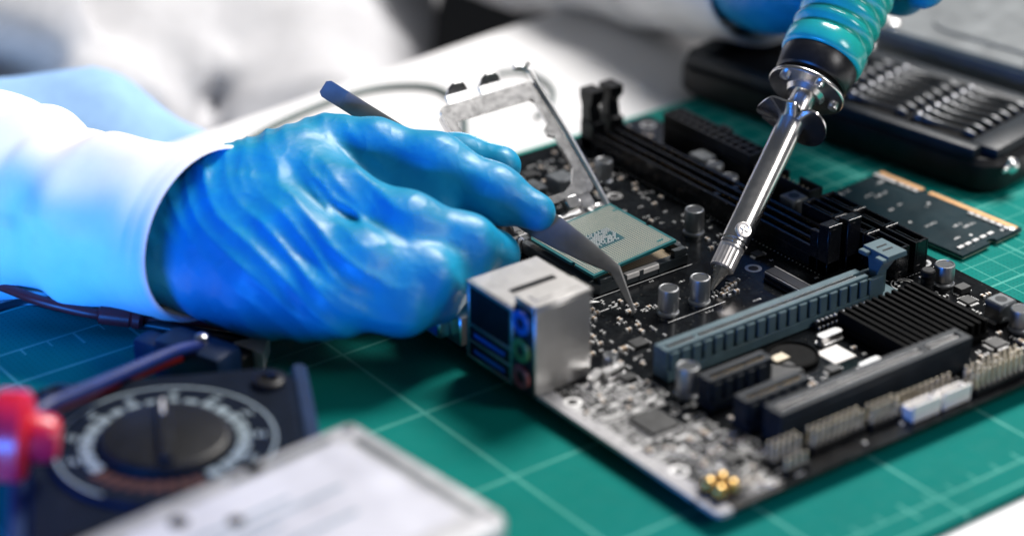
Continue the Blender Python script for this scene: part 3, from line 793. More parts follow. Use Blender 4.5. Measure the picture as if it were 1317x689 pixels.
# printed ring and dashes by the slot latch
b = MB(T(151, 74, 0))
for r_ in (3.0, 4.3):
    n = 40
    for k in range(30):
        a, c = 2 * math.pi * k / n, 2 * math.pi * (k + 1) / n
        b.add([(r_ * math.cos(a), r_ * math.sin(a), .03), (r_ * math.cos(c), r_ * math.sin(c), .03), ((r_ + .35) * math.cos(c), (r_ + .35) * math.sin(c), .03), ((r_ + .35) * math.cos(a), (r_ + .35) * math.sin(a), .03)], [(0, 1, 2, 3)])
b.M = I4
for k in range(16): b.box(149.5 + k * 1.5, 77.2, .02, 150.4 + k * 1.5, 77.5, .05)
for (x0, y0, x1, y1) in ((60, 117.5, 66, 118.0), (52, 122, 60, 122.5), (148, 79, 148.3, 84), (110, 82.5, 124, 82.8), (66, 101.9, 92, 102.15), (124, 90, 124.3, 112), (40, 110, 40.3, 122), (40, 122, 52, 122.3)):
    b.box(x0, y0, .02, x1, y1, .05)
random.seed(22)
for _ in range(260):
    x, y = random.uniform(4, 168), random.uniform(6, 238)
    if any(a - .5 < x < c + 2.5 and e_ - .5 < y < d + .8 for a, e_, c, d in KEEP): continue
    for k in range(random.choice([2, 3, 4, 5])):
        b.box(x + k * .75, y, .02, x + k * .75 + .16, y + random.choice([.6, 1.0]), .05)
        if random.random() < .7: b.box(x + k * .75 + .17, y + random.choice([0, .42, .84]), .02, x + k * .75 + .5, y + 1.0, .045) if random.random() < .25 else b.box(x + k * .75 + .17, y + .84, .02, x + k * .75 + .5, y + 1.0, .045)
random.seed(21)
for _ in range(260):
    x, y = random.uniform(2, 34), random.uniform(2, 86)
    if any(a < x < c and e_ < y < d for a, e_, c, d in KEEP): continue
    if random.random() < .4: b.box(x, y, .02, x + random.choice([1.2, 2.0, 3.4, 5.0]), y + random.choice([.5, .9, 1.4]), .05)
    else:
        wx_, wy_ = random.choice([(2.6, 1.6), (4, 2.4), (1.6, 3.2), (6, 4), (5, 7)])
        b.box(x, y, .02, x + wx_, y + .25, .052); b.box(x, y + wy_, .02, x + wx_, y + wy_ + .25, .052); b.box(x, y + .26, .02, x + .25, y + wy_ - .01, .052); b.box(x + wx_ - .25, y + .26, .02, x + wx_, y + wy_ - .01, .052)
stuff(b.build('board_print', 'white_ink', mb))

# ---- small surface parts
def smd_meshes():
    out = []
    for wx, wy, h, body in ((1.9, 1.15, .75, 'smd_tan'), (1.9, 1.15, .55, 'ic'), (3.0, 1.6, 1.1, 'smd_tan'), (1.2, .7, .45, 'ic')):
        out.append((wx, wy, h, body))
    return out
KINDS = smd_meshes()
def smd(b, x, y, kind, rot):
    wx, wy, h, body = KINDS[kind]; b.M = T(x, y, 0) @ RZ(rot)
    b.k = 1 if body == 'smd_tan' else 2
    b.box(-wx / 2 + .35, -wy / 2, .05, wx / 2 - .35, wy / 2, h)
    b.k = 0; b.box(-wx / 2, -wy / 2 - .03, .03, -wx / 2 + .34, wy / 2 + .03, h + .03); b.box(wx / 2 - .34, -wy / 2 - .03, .03, wx / 2, wy / 2 + .03, h + .03)
def free(x, y, g=1.2): return 2 < x < 172 and 2 < y < 242 and all(not (a - g < x < c + g and b_ - g < y < d + g) for a, b_, c, d in KEEP)
smds = MB(); placed = 0
clusters = [(63, 119, 6, 26), (95, 110, 5, 12), (33, 30, 12, 26), (15, 30, 12, 22), (25, 70, 10, 24), (30, 95, 12, 40), (155, 58, 8, 40), (150, 20, 14, 70), (92, 40, 10, 40), (160, 45, 9, 40),
            (22, 8, 10, 16), (155, 205, 8, 40), (153, 225, 10, 40), (45, 130, 8, 40), (40, 150, 8, 30), (120, 215, 20, 60), (50, 215, 25, 80), (15, 200, 12, 60), (130, 15, 14, 50), (70, 40, 14, 50), (104, 48, 5, 16), (120, 10, 30, 50)]
random.seed(11)
for cx, cy, rad, n in clusters:
    for _ in range(n):
        x = round((cx + random.uniform(-rad, rad)) / 1.3) * 1.3; y = round((cy + random.uniform(-rad, rad)) / 1.3) * 1.3
        if free(x, y): 
            k = random.choices([0, 1, 2, 3], [5, 3, 2, 4])[0]; smd(smds, x, y, k, random.choice([0, 90])); KEEP.append((x - .6, y - .6, x + .6, y + .6))
for _ in range(700):
    x, y = random.uniform(3, 171), random.uniform(3, 241)
    if free(x, y) and not (60 < x < 130 and 80 < y < 130): smd(smds, x, y, random.choice([0, 1, 3, 3]), random.choice([0, 90]))
for k in range(5): smd(smds, 64 + k * 1.5, 113.6, 3, 90)
for x, y in ((97, 108.5), (99.2, 109.2), (101.5, 110), (94.5, 106.4), (103.5, 110.5)): smd(smds, x, y, 0, 90)
smds.M = I4
stuff(smds.build('surface_mount_parts', ['tin', 'smd_tan', 'ic'], mb))

# ================================================================== processor lying on the socket, lands up
cpu = thing('processor', 'teal square processor lying lands up across the open socket', 'processor', (76.8, 152.3, 0))
P00, P10, P01 = Vector((-18.9, -19.2, 7.6)), Vector((18.9, -19.2, 10.6)), Vector((-18.9, 18.6, 7.6))
xa = (P10 - P00).normalized(); ya = (P01 - P00); ya = (ya - xa * ya.dot(xa)).normalized(); za = xa.cross(ya)
cen = (P10 + P01) / 2
CF = frame(cen, xa, ya, za)
def cpu_part(name, b, m_, z=0):
    o = b.build(name, m_, cpu); o.matrix_local = Matrix.Translation(cen * MM) @ CF.to_3x3().to_4x4(); return o
b = MB(); hw = 18.85
poly = [(-hw, -hw), (hw, -hw), (hw, -4.0), (hw - .9, -3.6), (hw - .9, -2.4), (hw, -2.0), (hw, hw), (-hw + 1.5, hw), (-hw, hw - 1.5), (-hw, -6), (-hw + .9, -6.4), (-hw + .9, -7.6), (-hw, -8)]
b.prism(poly, -1.1, 0); cpu_part('substrate', b, 'substrate')
b = MB(); b.box(-18.0, -18.0, .005, 18.0, 18.0, .03); cpu_part('land_field', b, 'lands')
b = MB(); b.box(-15.5, -15.5, -3.3, 15.5, 15.5, -1.12, .5); cpu_part('heat_spreader', b, 'steel')
b = MB(); random.seed(5)
for i in range(15):
    for j in range(10):
        x, y = -5.4 + i * .78, -4.4 + j * .95
        if random.random() < .80 and not (i < 2 and j > 6) and not (i > 12 and j < 3): b.box(x, y, .03, x + .30, y + .52, .42)
stuff(cpu_part('capacitor_array', b, 'tin'))
b = MB()
for x, y in ((-12, -15.2), (13, -15.6), (-14.5, 8), (15.6, 13)): b.box(x, y, .03, x + 2.6, y + 1.0, .08)
cpu_part('bare_patch', b, 'substrate')

# ================================================================== bent tweezers
TT = on(816, 402, 1.2); TR = at(424, 117, 862)
TB = at(791, 346, 839)                                   # where the points bend down
tw = thing('tweezers', 'dark grey bent tip tweezers held in the blue gloved hand', 'tweezers', tuple(TT))
dirv = Vector(TR - TB).normalized()
nv = Vector(-fw); nv = (nv - dirv * nv.dot(dirv)).normalized(); wv = dirv.cross(nv)
Lb = (Vector(TR) - Vector(TB)).length
def arm(sgn, name):
    rings = []
    tipv = Vector(TT); bend = Vector(TB)
    st = []
    d1 = (bend - tipv).normalized()
    for k in range(5):                                   # bent points
        t = k / 5; p = tipv.lerp(bend, t); st.append((p, d1, .55 + 1.4 * t, .5 + .3 * t, .25 + .75 * t))
    for k in range(25):
        t = k / 24; p = bend.lerp(Vector(TR), t)
        wd = 2.0 + 3.6 * min(1, t * 4.2) ** .8 if t < .3 else 5.6 - 2.3 * min(1, (t - .3) / .45)
        gap = .9 + 3.6 * math.sin(math.pi * min(1, t * 1.05)) ** .8 * .9
        if t > .93: gap = max(.35, gap * .4)
        dd = dirv if k > 1 else (dirv + d1).normalized()
        st.append((p, dd, wd, .8, gap))
    for p, dd, wd, th, gap in st:
        n_ = (nv - dd * nv.dot(dd)).normalized(); w_ = dd.cross(n_).normalized()
        c = p + n_ * (sgn * gap)
        rings.append([tuple(c + w_ * a + n_ * q) for a, q in ((-wd, -th * .6), (-wd * .8, -th), (wd * .8, -th), (wd, -th * .6), (wd, th * .6), (wd * .8, th), (-wd * .8, th), (-wd, th * .6))])
    b = MB(T(*(-Vector(TT)))); b.loft(rings); return b.build(name, 'tweezer', tw)
arm(1, 'arm'); arm(-1, 'arm')
b = MB(T(*(-Vector(TT)))); c = Vector(TR)
b.loft([[tuple(c + wv * a + nv * q - dirv * 9) for a, q in ((-3.2, -1.4), (3.2, -1.4), (3.2, 1.4), (-3.2, 1.4))], [tuple(c + wv * a + nv * q + dirv * 1) for a, q in ((-3.3, -1.6), (3.3, -1.6), (3.3, 1.6), (-3.3, 1.6))],
        [tuple(c + wv * a + nv * q + dirv * 2.6) for a, q in ((-2.2, -1.2), (2.2, -1.2), (2.2, 1.2), (-2.2, 1.2))]])
b.build('joined_end', 'tweezer', tw)

# ================================================================== soldering iron
IT = on(915, 373, 1.0); IE = at(1092.5, 0, 897)
iron = thing('soldering_iron', 'soldering iron with ridged teal handle touching its tip to the board', 'soldering iron', tuple(IT))
IF = axis_frame((0, 0, 0), tuple(IE - IT))
def ib(): return MB(IF)
b = ib(); b.loft([[(-.5, -1.0, 0), (.5, -1.0, 0), (.5, 1.0, 0), (-.5, 1.0, 0)], [(-1.9, -1.9, 5.5), (1.9, -1.9, 5.5), (1.9, 1.9, 5.5), (-1.9, 1.9, 5.5)], [(-2.3, -2.3, 8.5), (2.3, -2.3, 8.5), (2.3, 2.3, 8.5), (-2.3, 2.3, 8.5)]])
b = ib(); b.lathe([(.25, 0), (.6, .5), (2.3, 6.6), (3.3, 9.4), (3.5, 10.0)], 10); b.build('tip', 'tip', iron, angle=20)
n = 44; prof = [(3.7, 8.8), (4.25, 9.2), (4.3, 16.6), (4.6, 17.4), (4.6, 18.2)]
b = ib(); b.loft([[((r_ + (.16 if (i % 2 and 9.0 < z < 17) else 0)) * math.cos(2 * math.pi * i / n), (r_ + (.16 if (i % 2 and 9.0 < z < 17) else 0)) * math.sin(2 * math.pi * i / n), z) for i in range(n)] for r_, z in prof])
b.build('knurled_nut', 'knurl', iron, angle=15)
b = ib(); b.lathe([(4.3, 18.2), (4.9, 18.5), (4.9, 19.6), (4.5, 20.0), (4.95, 20.4), (4.95, 76), (4.6, 84)], 40); b.build('barrel', 'chrome', iron)
# screw on the side of the barrel facing the photograph's viewpoint
cl = IF.inverted().to_3x3() @ Vector(-fw); a0 = math.atan2(cl.y, cl.x)
SM = IF @ RZ(math.degrees(a0) + 8) @ T(4.7, 0, 24) @ RY(90)
b = MB(SM); b.lathe([(3.0, -.6), (3.0, .5), (2.7, .9), (2.0, 1.0), (1.9, .7)], 24); o = b.build('screw', 'knurl', iron)
t = MB(SM); t.box(-1.6, -.35, .6, 1.6, .35, 1.12, .08); t.box(-.35, -1.6, .6, .35, 1.6, 1.11, .08); t.build('cross_slot', 'steel', o)
# lower guard: a split, wavy dished washer
b = ib(); n = 64; rings = []
for r_, dz, th in ((5.0, 0, 0), (8.0, .1, 0), (11.2, .2, 0), (13.4, .3, 0), (13.4, .3, .9), (11.2, .2, .9), (8.0, .1, .9), (5.0, 0, .9)):
    ring = []
    for i in range(n):
        a = 2 * math.pi * i / n
        rr = r_ if r_ < 6 else r_ * (1 - .34 * max(0, math.cos(1.5 * (a - a0 - .1))) ** 24)
        wz = (r_ - 5) / 9 * (1.5 * math.sin(2 * (a - a0) + .8) + (2.6 * math.exp(-((((a - a0 + 4.1) % 6.283) - 3.14) / .35) ** 2)))
        ring.append((rr * math.cos(a), rr * math.sin(a), 72.5 + dz + wz + th))
    rings.append(ring)
b.loft(rings + [rings[0]], False, False); b.build('lower_guard', 'chrome', iron)
b = ib(); b.lathe([(5.2, 84.0), (6.4, 84.2), (7.5, 86), (14.2, 86.4), (14.5, 86.8), (14.5, 87.6), (14.2, 88), (6, 88)], 48); o = b.build('disc_guard', 'chrome', iron)
for k, a in enumerate((-62, 12, 88, 180)):
    q = math.degrees(a0) + a; Mx = IF @ RZ(q) @ T(11.2, 0, 85.2)
    b = MB(Mx); b.lathe([(1.0, -.6), (1.7, -.3), (1.8, .3), (1.8, 1.4)], 16); b.box(-1.2, -.2, -.75, 1.2, .2, -.3); b.build('screw', 'metal', o)
b = ib(); b.lathe([(8, 88), (8, 90.5), (13.0, 90.5), (13.4, 91.0), (13.8, 91.5), (14.6, 99), (14.4, 99.8), (12, 100)], 48); b.build('collar', 'iron_black', iron)
prof = [(12, 99.9), (14.3, 100.0), (15.2, 100.6), (15.6, 102), (15.7, 107.5)]
for k in range(14):
    z = 108.0 + 6.6 * k
    prof += [(15.2, z), (14.1, z + .9), (13.8, z + 1.6), (14.3, z + 2.4), (15.3, z + 3.4), (15.7, z + 4.4), (15.6, z + 5.6)]
prof += [(14.5, 203), (12, 230), (8, 242), (3, 244)]
b = ib(); b.lathe(prof, 56); b.build('handle', 'handle', iron, angle=60)
b = ib(); b.tube([(0, 0, 243), (0, 2, 270), (10, 30, 330), (40, 90, 380)], 3.0, 10); b.build('cord', 'black_wire', iron)

# ================================================================== memory module on the mat
so = thing('memory_module', 'dark laptop memory module with gold edge lying flat on the mat', 'memory module', (204, 117.5, MAT))
SF = RZ(4.8)
b = MB(SF)
W2, L2 = 17.2, 34.0
poly = [(-W2, -L2), (-1.5, -L2), (-1.5, -L2 + 1.6), (-.6, -L2 + 2.4), (1.6, -L2 + 2.4), (2.5, -L2 + 1.6), (2.5, -L2), (W2, -L2), (W2, 9.5), (W2 - 2.6, 9.8), (W2 - 2.6, 11.2), (W2, 11.5), (W2, L2), (-W2, L2)]
b.prism(poly, 1.3, 2.4); b.build('module_board', 'so_board', so)
b = MB(SF); b.prism([(x * .998, y * .999) for x, y in poly], .9, 1.29); b.build('board_core', 'edge_pale', so)
b = MB(SF)
for y in (-27, -12, 4, 20): b.box(-12, y, .02, 6, y + 10, 1.28, .1)
b.build('underside_chips', 'ic', so)
b = MB(SF)
for k in range(104):
    y = -L2 + 1.5 + k * .64
    if not 9 < y < 12: b.box(W2 - 2.6, y, 2.4, W2 - .1, y + .56, 2.44)
stuff(b.build('gold_contacts', 'gold_flat', so))
pad = MB(); pad.box(-.85, -1.25, 0, .85, 1.25, .75, .12); PAD = pad.mesh('resistor_pack', 'white_ink')
for k in range(9):
    y = -30.5 + k * 3.3 if k < 6 else 13.5 + (k - 6) * 3.4
    p = SF @ Vector((W2 - 5.0, y, 2.42)); place('resistor_pack', PAD, so, tuple(p), 4.8)
pad = MB(); pad.box(-.9, -2.6, 0, .9, 2.6, .6, .12); PAD2 = pad.mesh('resistor_pack', 'white_ink')
for k in range(2): p = SF @ Vector((W2 - 5.0, 25.6 + 5.6 * k, 2.42)); place('resistor_pack', PAD2, so, tuple(p), 4.8)
pad = MB(); pad.box(-1.5, -.8, 0, 1.5, .8, .7, .12); PAD3 = pad.mesh('capacitor_chip', 'tin')
for k in range(5): p = SF @ Vector((-13 + 4.3 * k, -L2 + 4.6, 2.42)); place('capacitor_chip', PAD3, so, tuple(p), 4.8)
b = MB(SF); random.seed(3)
def scribble(b, x, y, n, hgt=1.5):                       # unreadable fine print: short strokes
    for k in range(n):
        if random.random() < .85:
            b.box(x, y + k * 1.05, 2.41, x + hgt * random.uniform(.5, 1), y + k * 1.05 + .3, 2.43)
            if random.random() < .6: b.box(x, y + k * 1.05, 2.41, x + .28, y + k * 1.05 + .75, 2.432)
def word(b, x, y, n):
    for k in range(n):
        xx = x + k * 1.25
        for q in range(random.choice([1, 2, 2])): b.box(xx + q * .5, y + random.uniform(0, .3), 2.41, xx + q * .5 + .2, y + random.uniform(1.0, 1.6), 2.43)
        b.box(xx, y + random.choice([0, .7, 1.3]), 2.411, xx + .85, y + random.choice([0, .7, 1.3]) * 0 + 1.5 if random.random() < .2 else y + .27, 2.431) if random.random() < .5 else None
for x, y, n_ in ((-13, 30, 6), (-6, 22, 4), (-3.2, 19.5, 6), (-8, 8, 2), (-2, 9, 2), (-8.5, -10, 5), (-1, -17, 4), (1.5, -20, 6), (-9, -24, 3), (4.5, 1, 2), (6, 27, 4), (-12, -29.5, 2)):
    word(b, x, y, n_)
for x, y in ((-10, -3), (-1.5, -25), (8, 3), (-13.5, 24), (10.5, -30)): b.cyl(x, y, 2.41, 2.44, .7, 10)
stuff(b.build('fine_print', 'white_ink', so))
b = MB(SF @ T(W2 - 2.8, -L2 + 2.6, 0)); b.lathe([(.8, 2.41), (1.5, 2.41), (1.4, 2.47), (.8, 2.47)], 18); b.build('hole_ring', 'tin', so)

# ================================================================== bit case with its bits
CASE = thing('bit_case', 'black plastic bit case with rounded ends lying open on the mat', 'tool case', (222.5, 188, MAT))
ca = math.degrees(math.atan2(-142, 25.7)) + 90               # its long side runs along local -y
KF = RZ(ca)
LN, DP, HT = 77.0, 62.0, 18.0
b = MB(KF)
def slab(b, x0, x1, y0, y1, z0, z1, r_, ch):
    b.loft([[(x, y, z0) for x, y in rrect(x0 + ch, y0 + ch, x1 - ch, y1 - ch, r_ - ch, 6)], [(x, y, z0 + ch) for x, y in rrect(x0, y0, x1, y1, r_, 6)],
            [(x, y, z1 - ch) for x, y in rrect(x0, y0, x1, y1, r_, 6)], [(x, y, z1) for x, y in rrect(x0 + ch, y0 + ch, x1 - ch, y1 - ch, r_ - ch, 6)]])
slab(b, 0, DP, -LN, 82, 0, HT - 4, 11, 2.2)
b.build('tray', 'black', CASE)
b = MB(KF)
for x0, x1, y0, y1 in ((1.2, 7, -LN + 10, 76), (DP - 9, DP - 1.2, -LN + 10, 76), (7.01, DP - 9.01, 70, 79), (7.01, DP - 9.01, -LN + 3, -LN + 16)): b.box(x0, y0, HT - 4.6, x1, y1, HT, .9)
b.build('rim', 'navy_plastic', CASE)
b = MB(KF)
for y in (-60, -28, 4, 36): b.box(8, y - 3.5, HT - 4.5, DP - 10, y + 3.5, HT - .8, .6)
b.build('bit_rack', 'black_gloss', CASE)
b = MB(KF @ T(12, -LN - .4, 11) @ RX(90)); b.lathe([(3.2, -.4), (3.2, 1.2), (2.2, 2.4), (1.2, 2.8)], 20); b.M = KF @ T(12, -LN - .8, 11); b.box(-7, -1.2, -1.2, 0, .2, 1.2, .5); b.build('hinge_pin', 'metal', CASE)
bm_ = MB(RX(90)); bm_.lathe([(1.4, 0), (1.7, .4), (1.7, 5.5), (1.15, 6.5), (1.15, 21), (1.6, 22), (1.7, 24), (1.0, 27.0), (.5, 28)], 12); BIT_SH = bm_.mesh('shank', 'bit')
bt = MB(RX(90)); bt.lathe([(1.6, -.6), (2.2, .4), (2.3, 1.4), (2.0, 2.6), (1.72, 3.0)], 12); BIT_RING = bt.mesh('collar_ring', 'bit_ring')
ORD = ('first', 'second', 'third', 'fourth', 'fifth', 'sixth', 'seventh')
for row, (yy, lab) in enumerate(((34, 'far row'), (1, 'middle row'), (-31, 'row nearest the hinge pin'))):
    for k in range(7):
        p = KF @ Vector((12.5 + 6.1 * k, yy - 1.5, HT + .2)) + Vector((222.5, 188, MAT))
        o = thing('driver_bit', ORD[k] + ' steel driver bit from the mat side rim, ' + lab, 'driver bit', tuple(p), 'driver bits racked in the case'); o.rotation_euler.z = math.radians(ca)
        place('shank', BIT_SH, o); place('collar_ring', BIT_RING, o)

# ================================================================== hard drives
def drive(name, label, F, wx, wy, h, mtop, far=False):
    o = thing(name, label, 'hard drive', tuple(F.translation))
    R_ = F.to_3x3().to_4x4()
    b = MB(R_); slab(b, -wx / 2, wx / 2, -wy / 2, wy / 2, 0, h - 1.0, 3.4, .9); b.build('drive_body', 'drive_dark' if far else 'drive', o)
    b = MB(R_); slab(b, -wx / 2 + .8, wx / 2 - .8, -wy / 2 + .8, wy / 2 - .8, h - 1.0, h, 3.0, .5); b.build('cover', mtop, o)
    return o, R_
# near one, lying on the multimeter
A = on(452, 538, 31.0); Bp = on(657, 662, 31.0)
e1 = Vector(Bp - A); wy = e1.length; e1.normalize(); e2 = Vector((e1.y, -e1.x, 0))
cc = Vector(A) + e1 * (wy / 2) + e2 * 50
F = frame((cc.x, cc.y, 21.6), -e2, -e1, Vector((0, 0, 1)))
hd, R_ = drive('hard_drive', 'silver hard drive with pale label lying on the dark multimeter', F, 100, wy, 9.4, 'drive')
b = MB(R_); b.prism(rrect(-36, -wy / 2 + 9, 40, wy / 2 - 8, 3), 9.4, 9.55); b.build('label_sheet', 'drive_label', hd)
b = MB(R_); b.prism(rrect(42, -wy / 2 + 6, 45.5, wy / 2 - 10, 1.5), 9.4, 9.48); b.prism(rrect(2, wy / 2 - 6.5, 38, wy / 2 - 4.0, 1), 9.4, 9.48); b.build('pressed_groove', 'drive_dark', hd)
b = MB(R_)
for x, y in ((12, wy / 2 - 4), (-8, wy / 2 - 22)): b.cyl(x, y, 9.4, 9.62, 2.6, 18)
b.cyl(-20, wy / 2 - 12, 9.56, 9.64, 3.0, 18)
b.build('screw_hole', 'black', hd)
for x, y in ((46, wy / 2 - 4), (46, -wy / 2 + 4), (-46, wy / 2 - 4), (0, -wy / 2 + 4)):
    b = MB(R_); b.cyl(x, y, 9.4, 9.9, 1.9, 16, .2); b.build('screw', 'steel', hd)
b = MB(R_)
for y, ln in ((12, 40), (7, 55), (2, 30), (-6, 50), (-12, 22)): b.box(-30, y, 9.56, -30 + ln, y + 1.6, 9.60)
b.build('label_print', 'meter_ink', hd)
# far one behind the bit case
p = Vector((352, 168, TABLE)); F = T(p.x, p.y, p.z) @ RZ(ca + 1)
fd, R_ = drive('hard_drive', 'large grey hard drive lying behind the bit case', F, 102, 150, 26, 'drive_dark', True)
b = MB(R_); slab(b, -38, 38, -58, 58, 26, 27.2, 12, .6); b.build('raised_panel', 'drive_dark', fd)
for x, y in ((-45, -68), (-45, 68), (45, -68), (45, 68), (-45, 0)):
    b = MB(R_); b.lathe([(3.2, 26), (3.2, 27), (2.4, 27.8), (1.2, 28)], 18); b.v = [(v[0], v[1], v[2]) for v in b.v]
    b = MB(R_ @ T(x, y, 0)); b.lathe([(3.2, 26), (3.2, 27), (2.4, 27.8), (1.2, 28)], 18); b.build('screw', 'metal', fd)

# ================================================================== multimeter
mc = on(213, 568, 22.0)
me_ = thing('multimeter', 'dark blue multimeter with round dial under the silver drive', 'multimeter', (mc[0], mc[1], MAT))
MF = RZ(-27)
b = MB(MF); slab(b, -42, 42, -96, 46, 0, 26, 9, 3); b.build('case', 'meter', me_)
b = MB(MF)
for x in (-1, 1): slab(b, x * 43.5 - 2.6, x * 43.5 + 2.6, -98, 48, .0, 24.5, 2.5, 1.0)
b.build('holster', 'meter_blue', me_)
b = MB(MF); b.lathe([(19.8, 28), (19.8, 30), (18.8, 31), (18, 31.2)], 44); b.box(-2.2, -17, 31.2, 2.2, 17, 33.4, .5); o = b.build('dial_knob', 'black', me_)
t = MB(MF); t.box(-.5, 8, 33.4, .5, 16.5, 33.6); t.build('pointer_line', 'white_ink', o)
b = MB(MF); b.lathe([(20.2, 28.0), (34, 28.0), (34.6, 27.4), (34.6, 26)], 60); b.build('dial_plate', 'meter', me_)
b = MB(MF); random.seed(9)
for k in range(26):
    a = 2 * math.pi * k / 26
    if 3.7 < a < 5.3: continue
    b.M = MF @ RZ(math.degrees(a)) @ T(23.4, 0, 0); b.prism(rrect(-2.0, -2.1, 2.0, 2.1, .9, 3), 28.0, 28.12)
    if k % 2 == 0: b.M = MF @ RZ(math.degrees(a)) @ T(28.5, 0, 0); b.box(-1.6, -1.4, 28.0, -.6, 1.6, 28.1); b.box(.4, -1.8, 28.0, 1.2, .8, 28.1)
b.M = MF
n = 60
for k in range(n):
    if 38 < k < 50: continue
    a, c = 2 * math.pi * k / n, 2 * math.pi * (k + 1) / n
    b.add([(r_ * math.cos(q), r_ * math.sin(q), 28.06) for r_, q in ((32.2, a), (32.2, c), (33.0, c), (33.0, a))], [(0, 1, 2, 3)])
stuff(b.build('dial_print', 'meter_ink', me_))
b = MB(MF)
for k in range(9):
    a = 218 + 9 * k; b.M = MF @ RZ(a) @ T(25, 0, 0); b.box(-2.6, -1.4, 28.0, 2.6, 1.2, 28.12)
stuff(b.build('red_print', 'meter_red', me_))
for x, y in ((33, 33), (-31, 36), (33, -37)):
    b = MB(MF @ T(x, y, 0)); b.lathe([(5.0, 26), (5.0, 27.6), (4.2, 28.2), (3.0, 28.2), (2.6, 26.8)], 24); b.build('input_jack', 'black', me_)
b = MB(MF); b.prism(rrect(-32, -90, 32, -44, 3), 26, 26.6); b.build('display_window', 'black_gloss', me_)

# red plug leaning on the meter, with its lead
pa = on(22, 560, 34); pd = Vector((-.80, .60, .10)).normalized()
pl = thing('test_plug', 'red test lead plug with metal pin beside the multimeter dial', 'plug', tuple(pa))
PF = axis_frame((0, 0, 0), tuple(pd))
b = MB(PF); b.lathe([(5.5, -12), (7.0, -10), (7.6, -4), (12.0, -3.4), (13.4, -2), (13.4, 5), (12.4, 6.5), (9, 6.5)], 18); b.build('plug_body', 'red', pl, angle=40)
b = MB(PF); b.lathe([(9, 6.0), (8.5, 9), (7, 10)], 24); b.build('plug_face', 'meter_blue', pl)
b = MB(PF); b.lathe([(2.4, 9), (2.4, 22), (1.6, 24)], 16); b.build('pin', 'metal', pl)

def cable(name, label, pts, r_, m_, cat='cable'):
    b = MB(T(*(-Vector(pts[0])))); b.tube(pts, r_, 10, 8); o = b.build(name, m_, None, tuple(pts[0])); return tag(o, label, cat)
cable('test_lead', 'blue test lead running from the probe clip to the red plug', [tuple(on(*p)) for p in ((262, 444, 10), (225, 452, 16), (150, 484, 24), (100, 505, 30), (60, 522, 34), (30, 545, 33))], 2.2, 'blue_wire', 'test lead')
cable('test_lead', 'dark red lead beside the blue lead above the dial', [tuple(on(*p)) for p in ((268, 452, 4), (225, 462, 9), (150, 492, 20), (105, 510, 27), (70, 524, 30))], 1.7, 'red_wire', 'test lead')
cable('red_cable', 'dark red cable lying under the white sleeve', [tuple(on(*p)) for p in ((-60, 350, 6), (0, 367, 6), (50, 386, 5), (110, 401, 2), (150, 406, 0), (215, 413, -3), (330, 428, -4.2))], 1.9, 'red_wire')
cable('black_cable', 'black cable beside the dark red cable at the mat edge', [tuple(on(*p)) for p in ((-60, 420, -6.8), (0, 398, -6.6), (45, 390, -6), (100, 398, -3.6), (180, 415, -3.9), (330, 440, -3.9))], 2.1, 'black_wire')
b = MB(axis_frame(tuple(on(126, 404, 1.2)), tuple(on(182, 411, -.8)))); b.lathe([(2.2, 0), (3.3, .8), (3.3, 11), (2.8, 11.6), (3.4, 12.2), (3.4, 14.5), (2.2, 15.5)], 16)
tag(b.build('cable_sleeve', 'red_wire'), 'short dark red sleeve on the cable under the white cuff', 'connector')
cable('thin_cable', 'thin grey green cable curving across the table behind the hand', [tuple(on(*p)) for p in ((250, 245, -7.6), (318, 182, -7.6), (395, 142, -7.6), (478, 115, -7.6), (552, 112, -7.6), (588, 132, -7.6), (598, 165, -7.6), (590, 200, -4.6), (560, 235, -4.6))], 1.4, 'grey_wire')
cable('thin_cable', 'short loop of grey green wire behind the raised socket plate', [tuple(on(*p)) for p in ((640, 95, -7.9), (672, 92, -7.9), (700, 104, -7.9), (712, 120, -7.9), (706, 136, -7.9), (690, 150, -7.9))], 1.1, 'grey_wire')
# probe clip near the hand
pc = on(262, 480, 0)
pr = thing('probe_clip', 'dark blue probe clip with white tab lying beside the multimeter', 'clip', (pc[0], pc[1], MAT))
b = MB(RZ(20) @ Matrix.Scale(1.35, 4)); b.box(-5, -9, 0, 5, 12, 13, 2); b.box(-3.5, 12, 2, 3.5, 20, 10, 1.5); b.build('clip_body', 'meter_blue', pr)
b = MB(RZ(20) @ Matrix.Scale(1.35, 4)); b.box(6, -7, 0, 11.5, 3, 8, .8); b.build('side_block', 'black', pr)
b = MB(RZ(20) @ Matrix.Scale(1.35, 4)); b.prism([(12, -9), (21, -4), (13, 1)], 2, 7); b.build('white_tab', 'white_plastic', pr)
b = MB(RZ(20) @ Matrix.Scale(1.35, 4)); b.lathe([(1.6, 13), (1.6, 15), (1.0, 15.4)], 12); b.build('pivot_pin', 'metal', pr)

# ================================================================== the person: coat, sleeves, gloves
person = thing('person', 'person in white coat and blue gloves holding tweezers and soldering iron over the board', 'person', (60, 520, -750))
PO = np.array([60, 520, -750.0])
def capsules(P, segs, k):
    d = None
    for a, b_, ra, rb in segs:
        q = cone_d(P, a, b_, ra, rb); d = q if d is None else smin(d, q, k)
    return d
def chain(pts): return [(at(*pts[i][:3]), at(*pts[i + 1][:3]), pts[i][3], pts[i + 1][3]) for i in range(len(pts) - 1)]

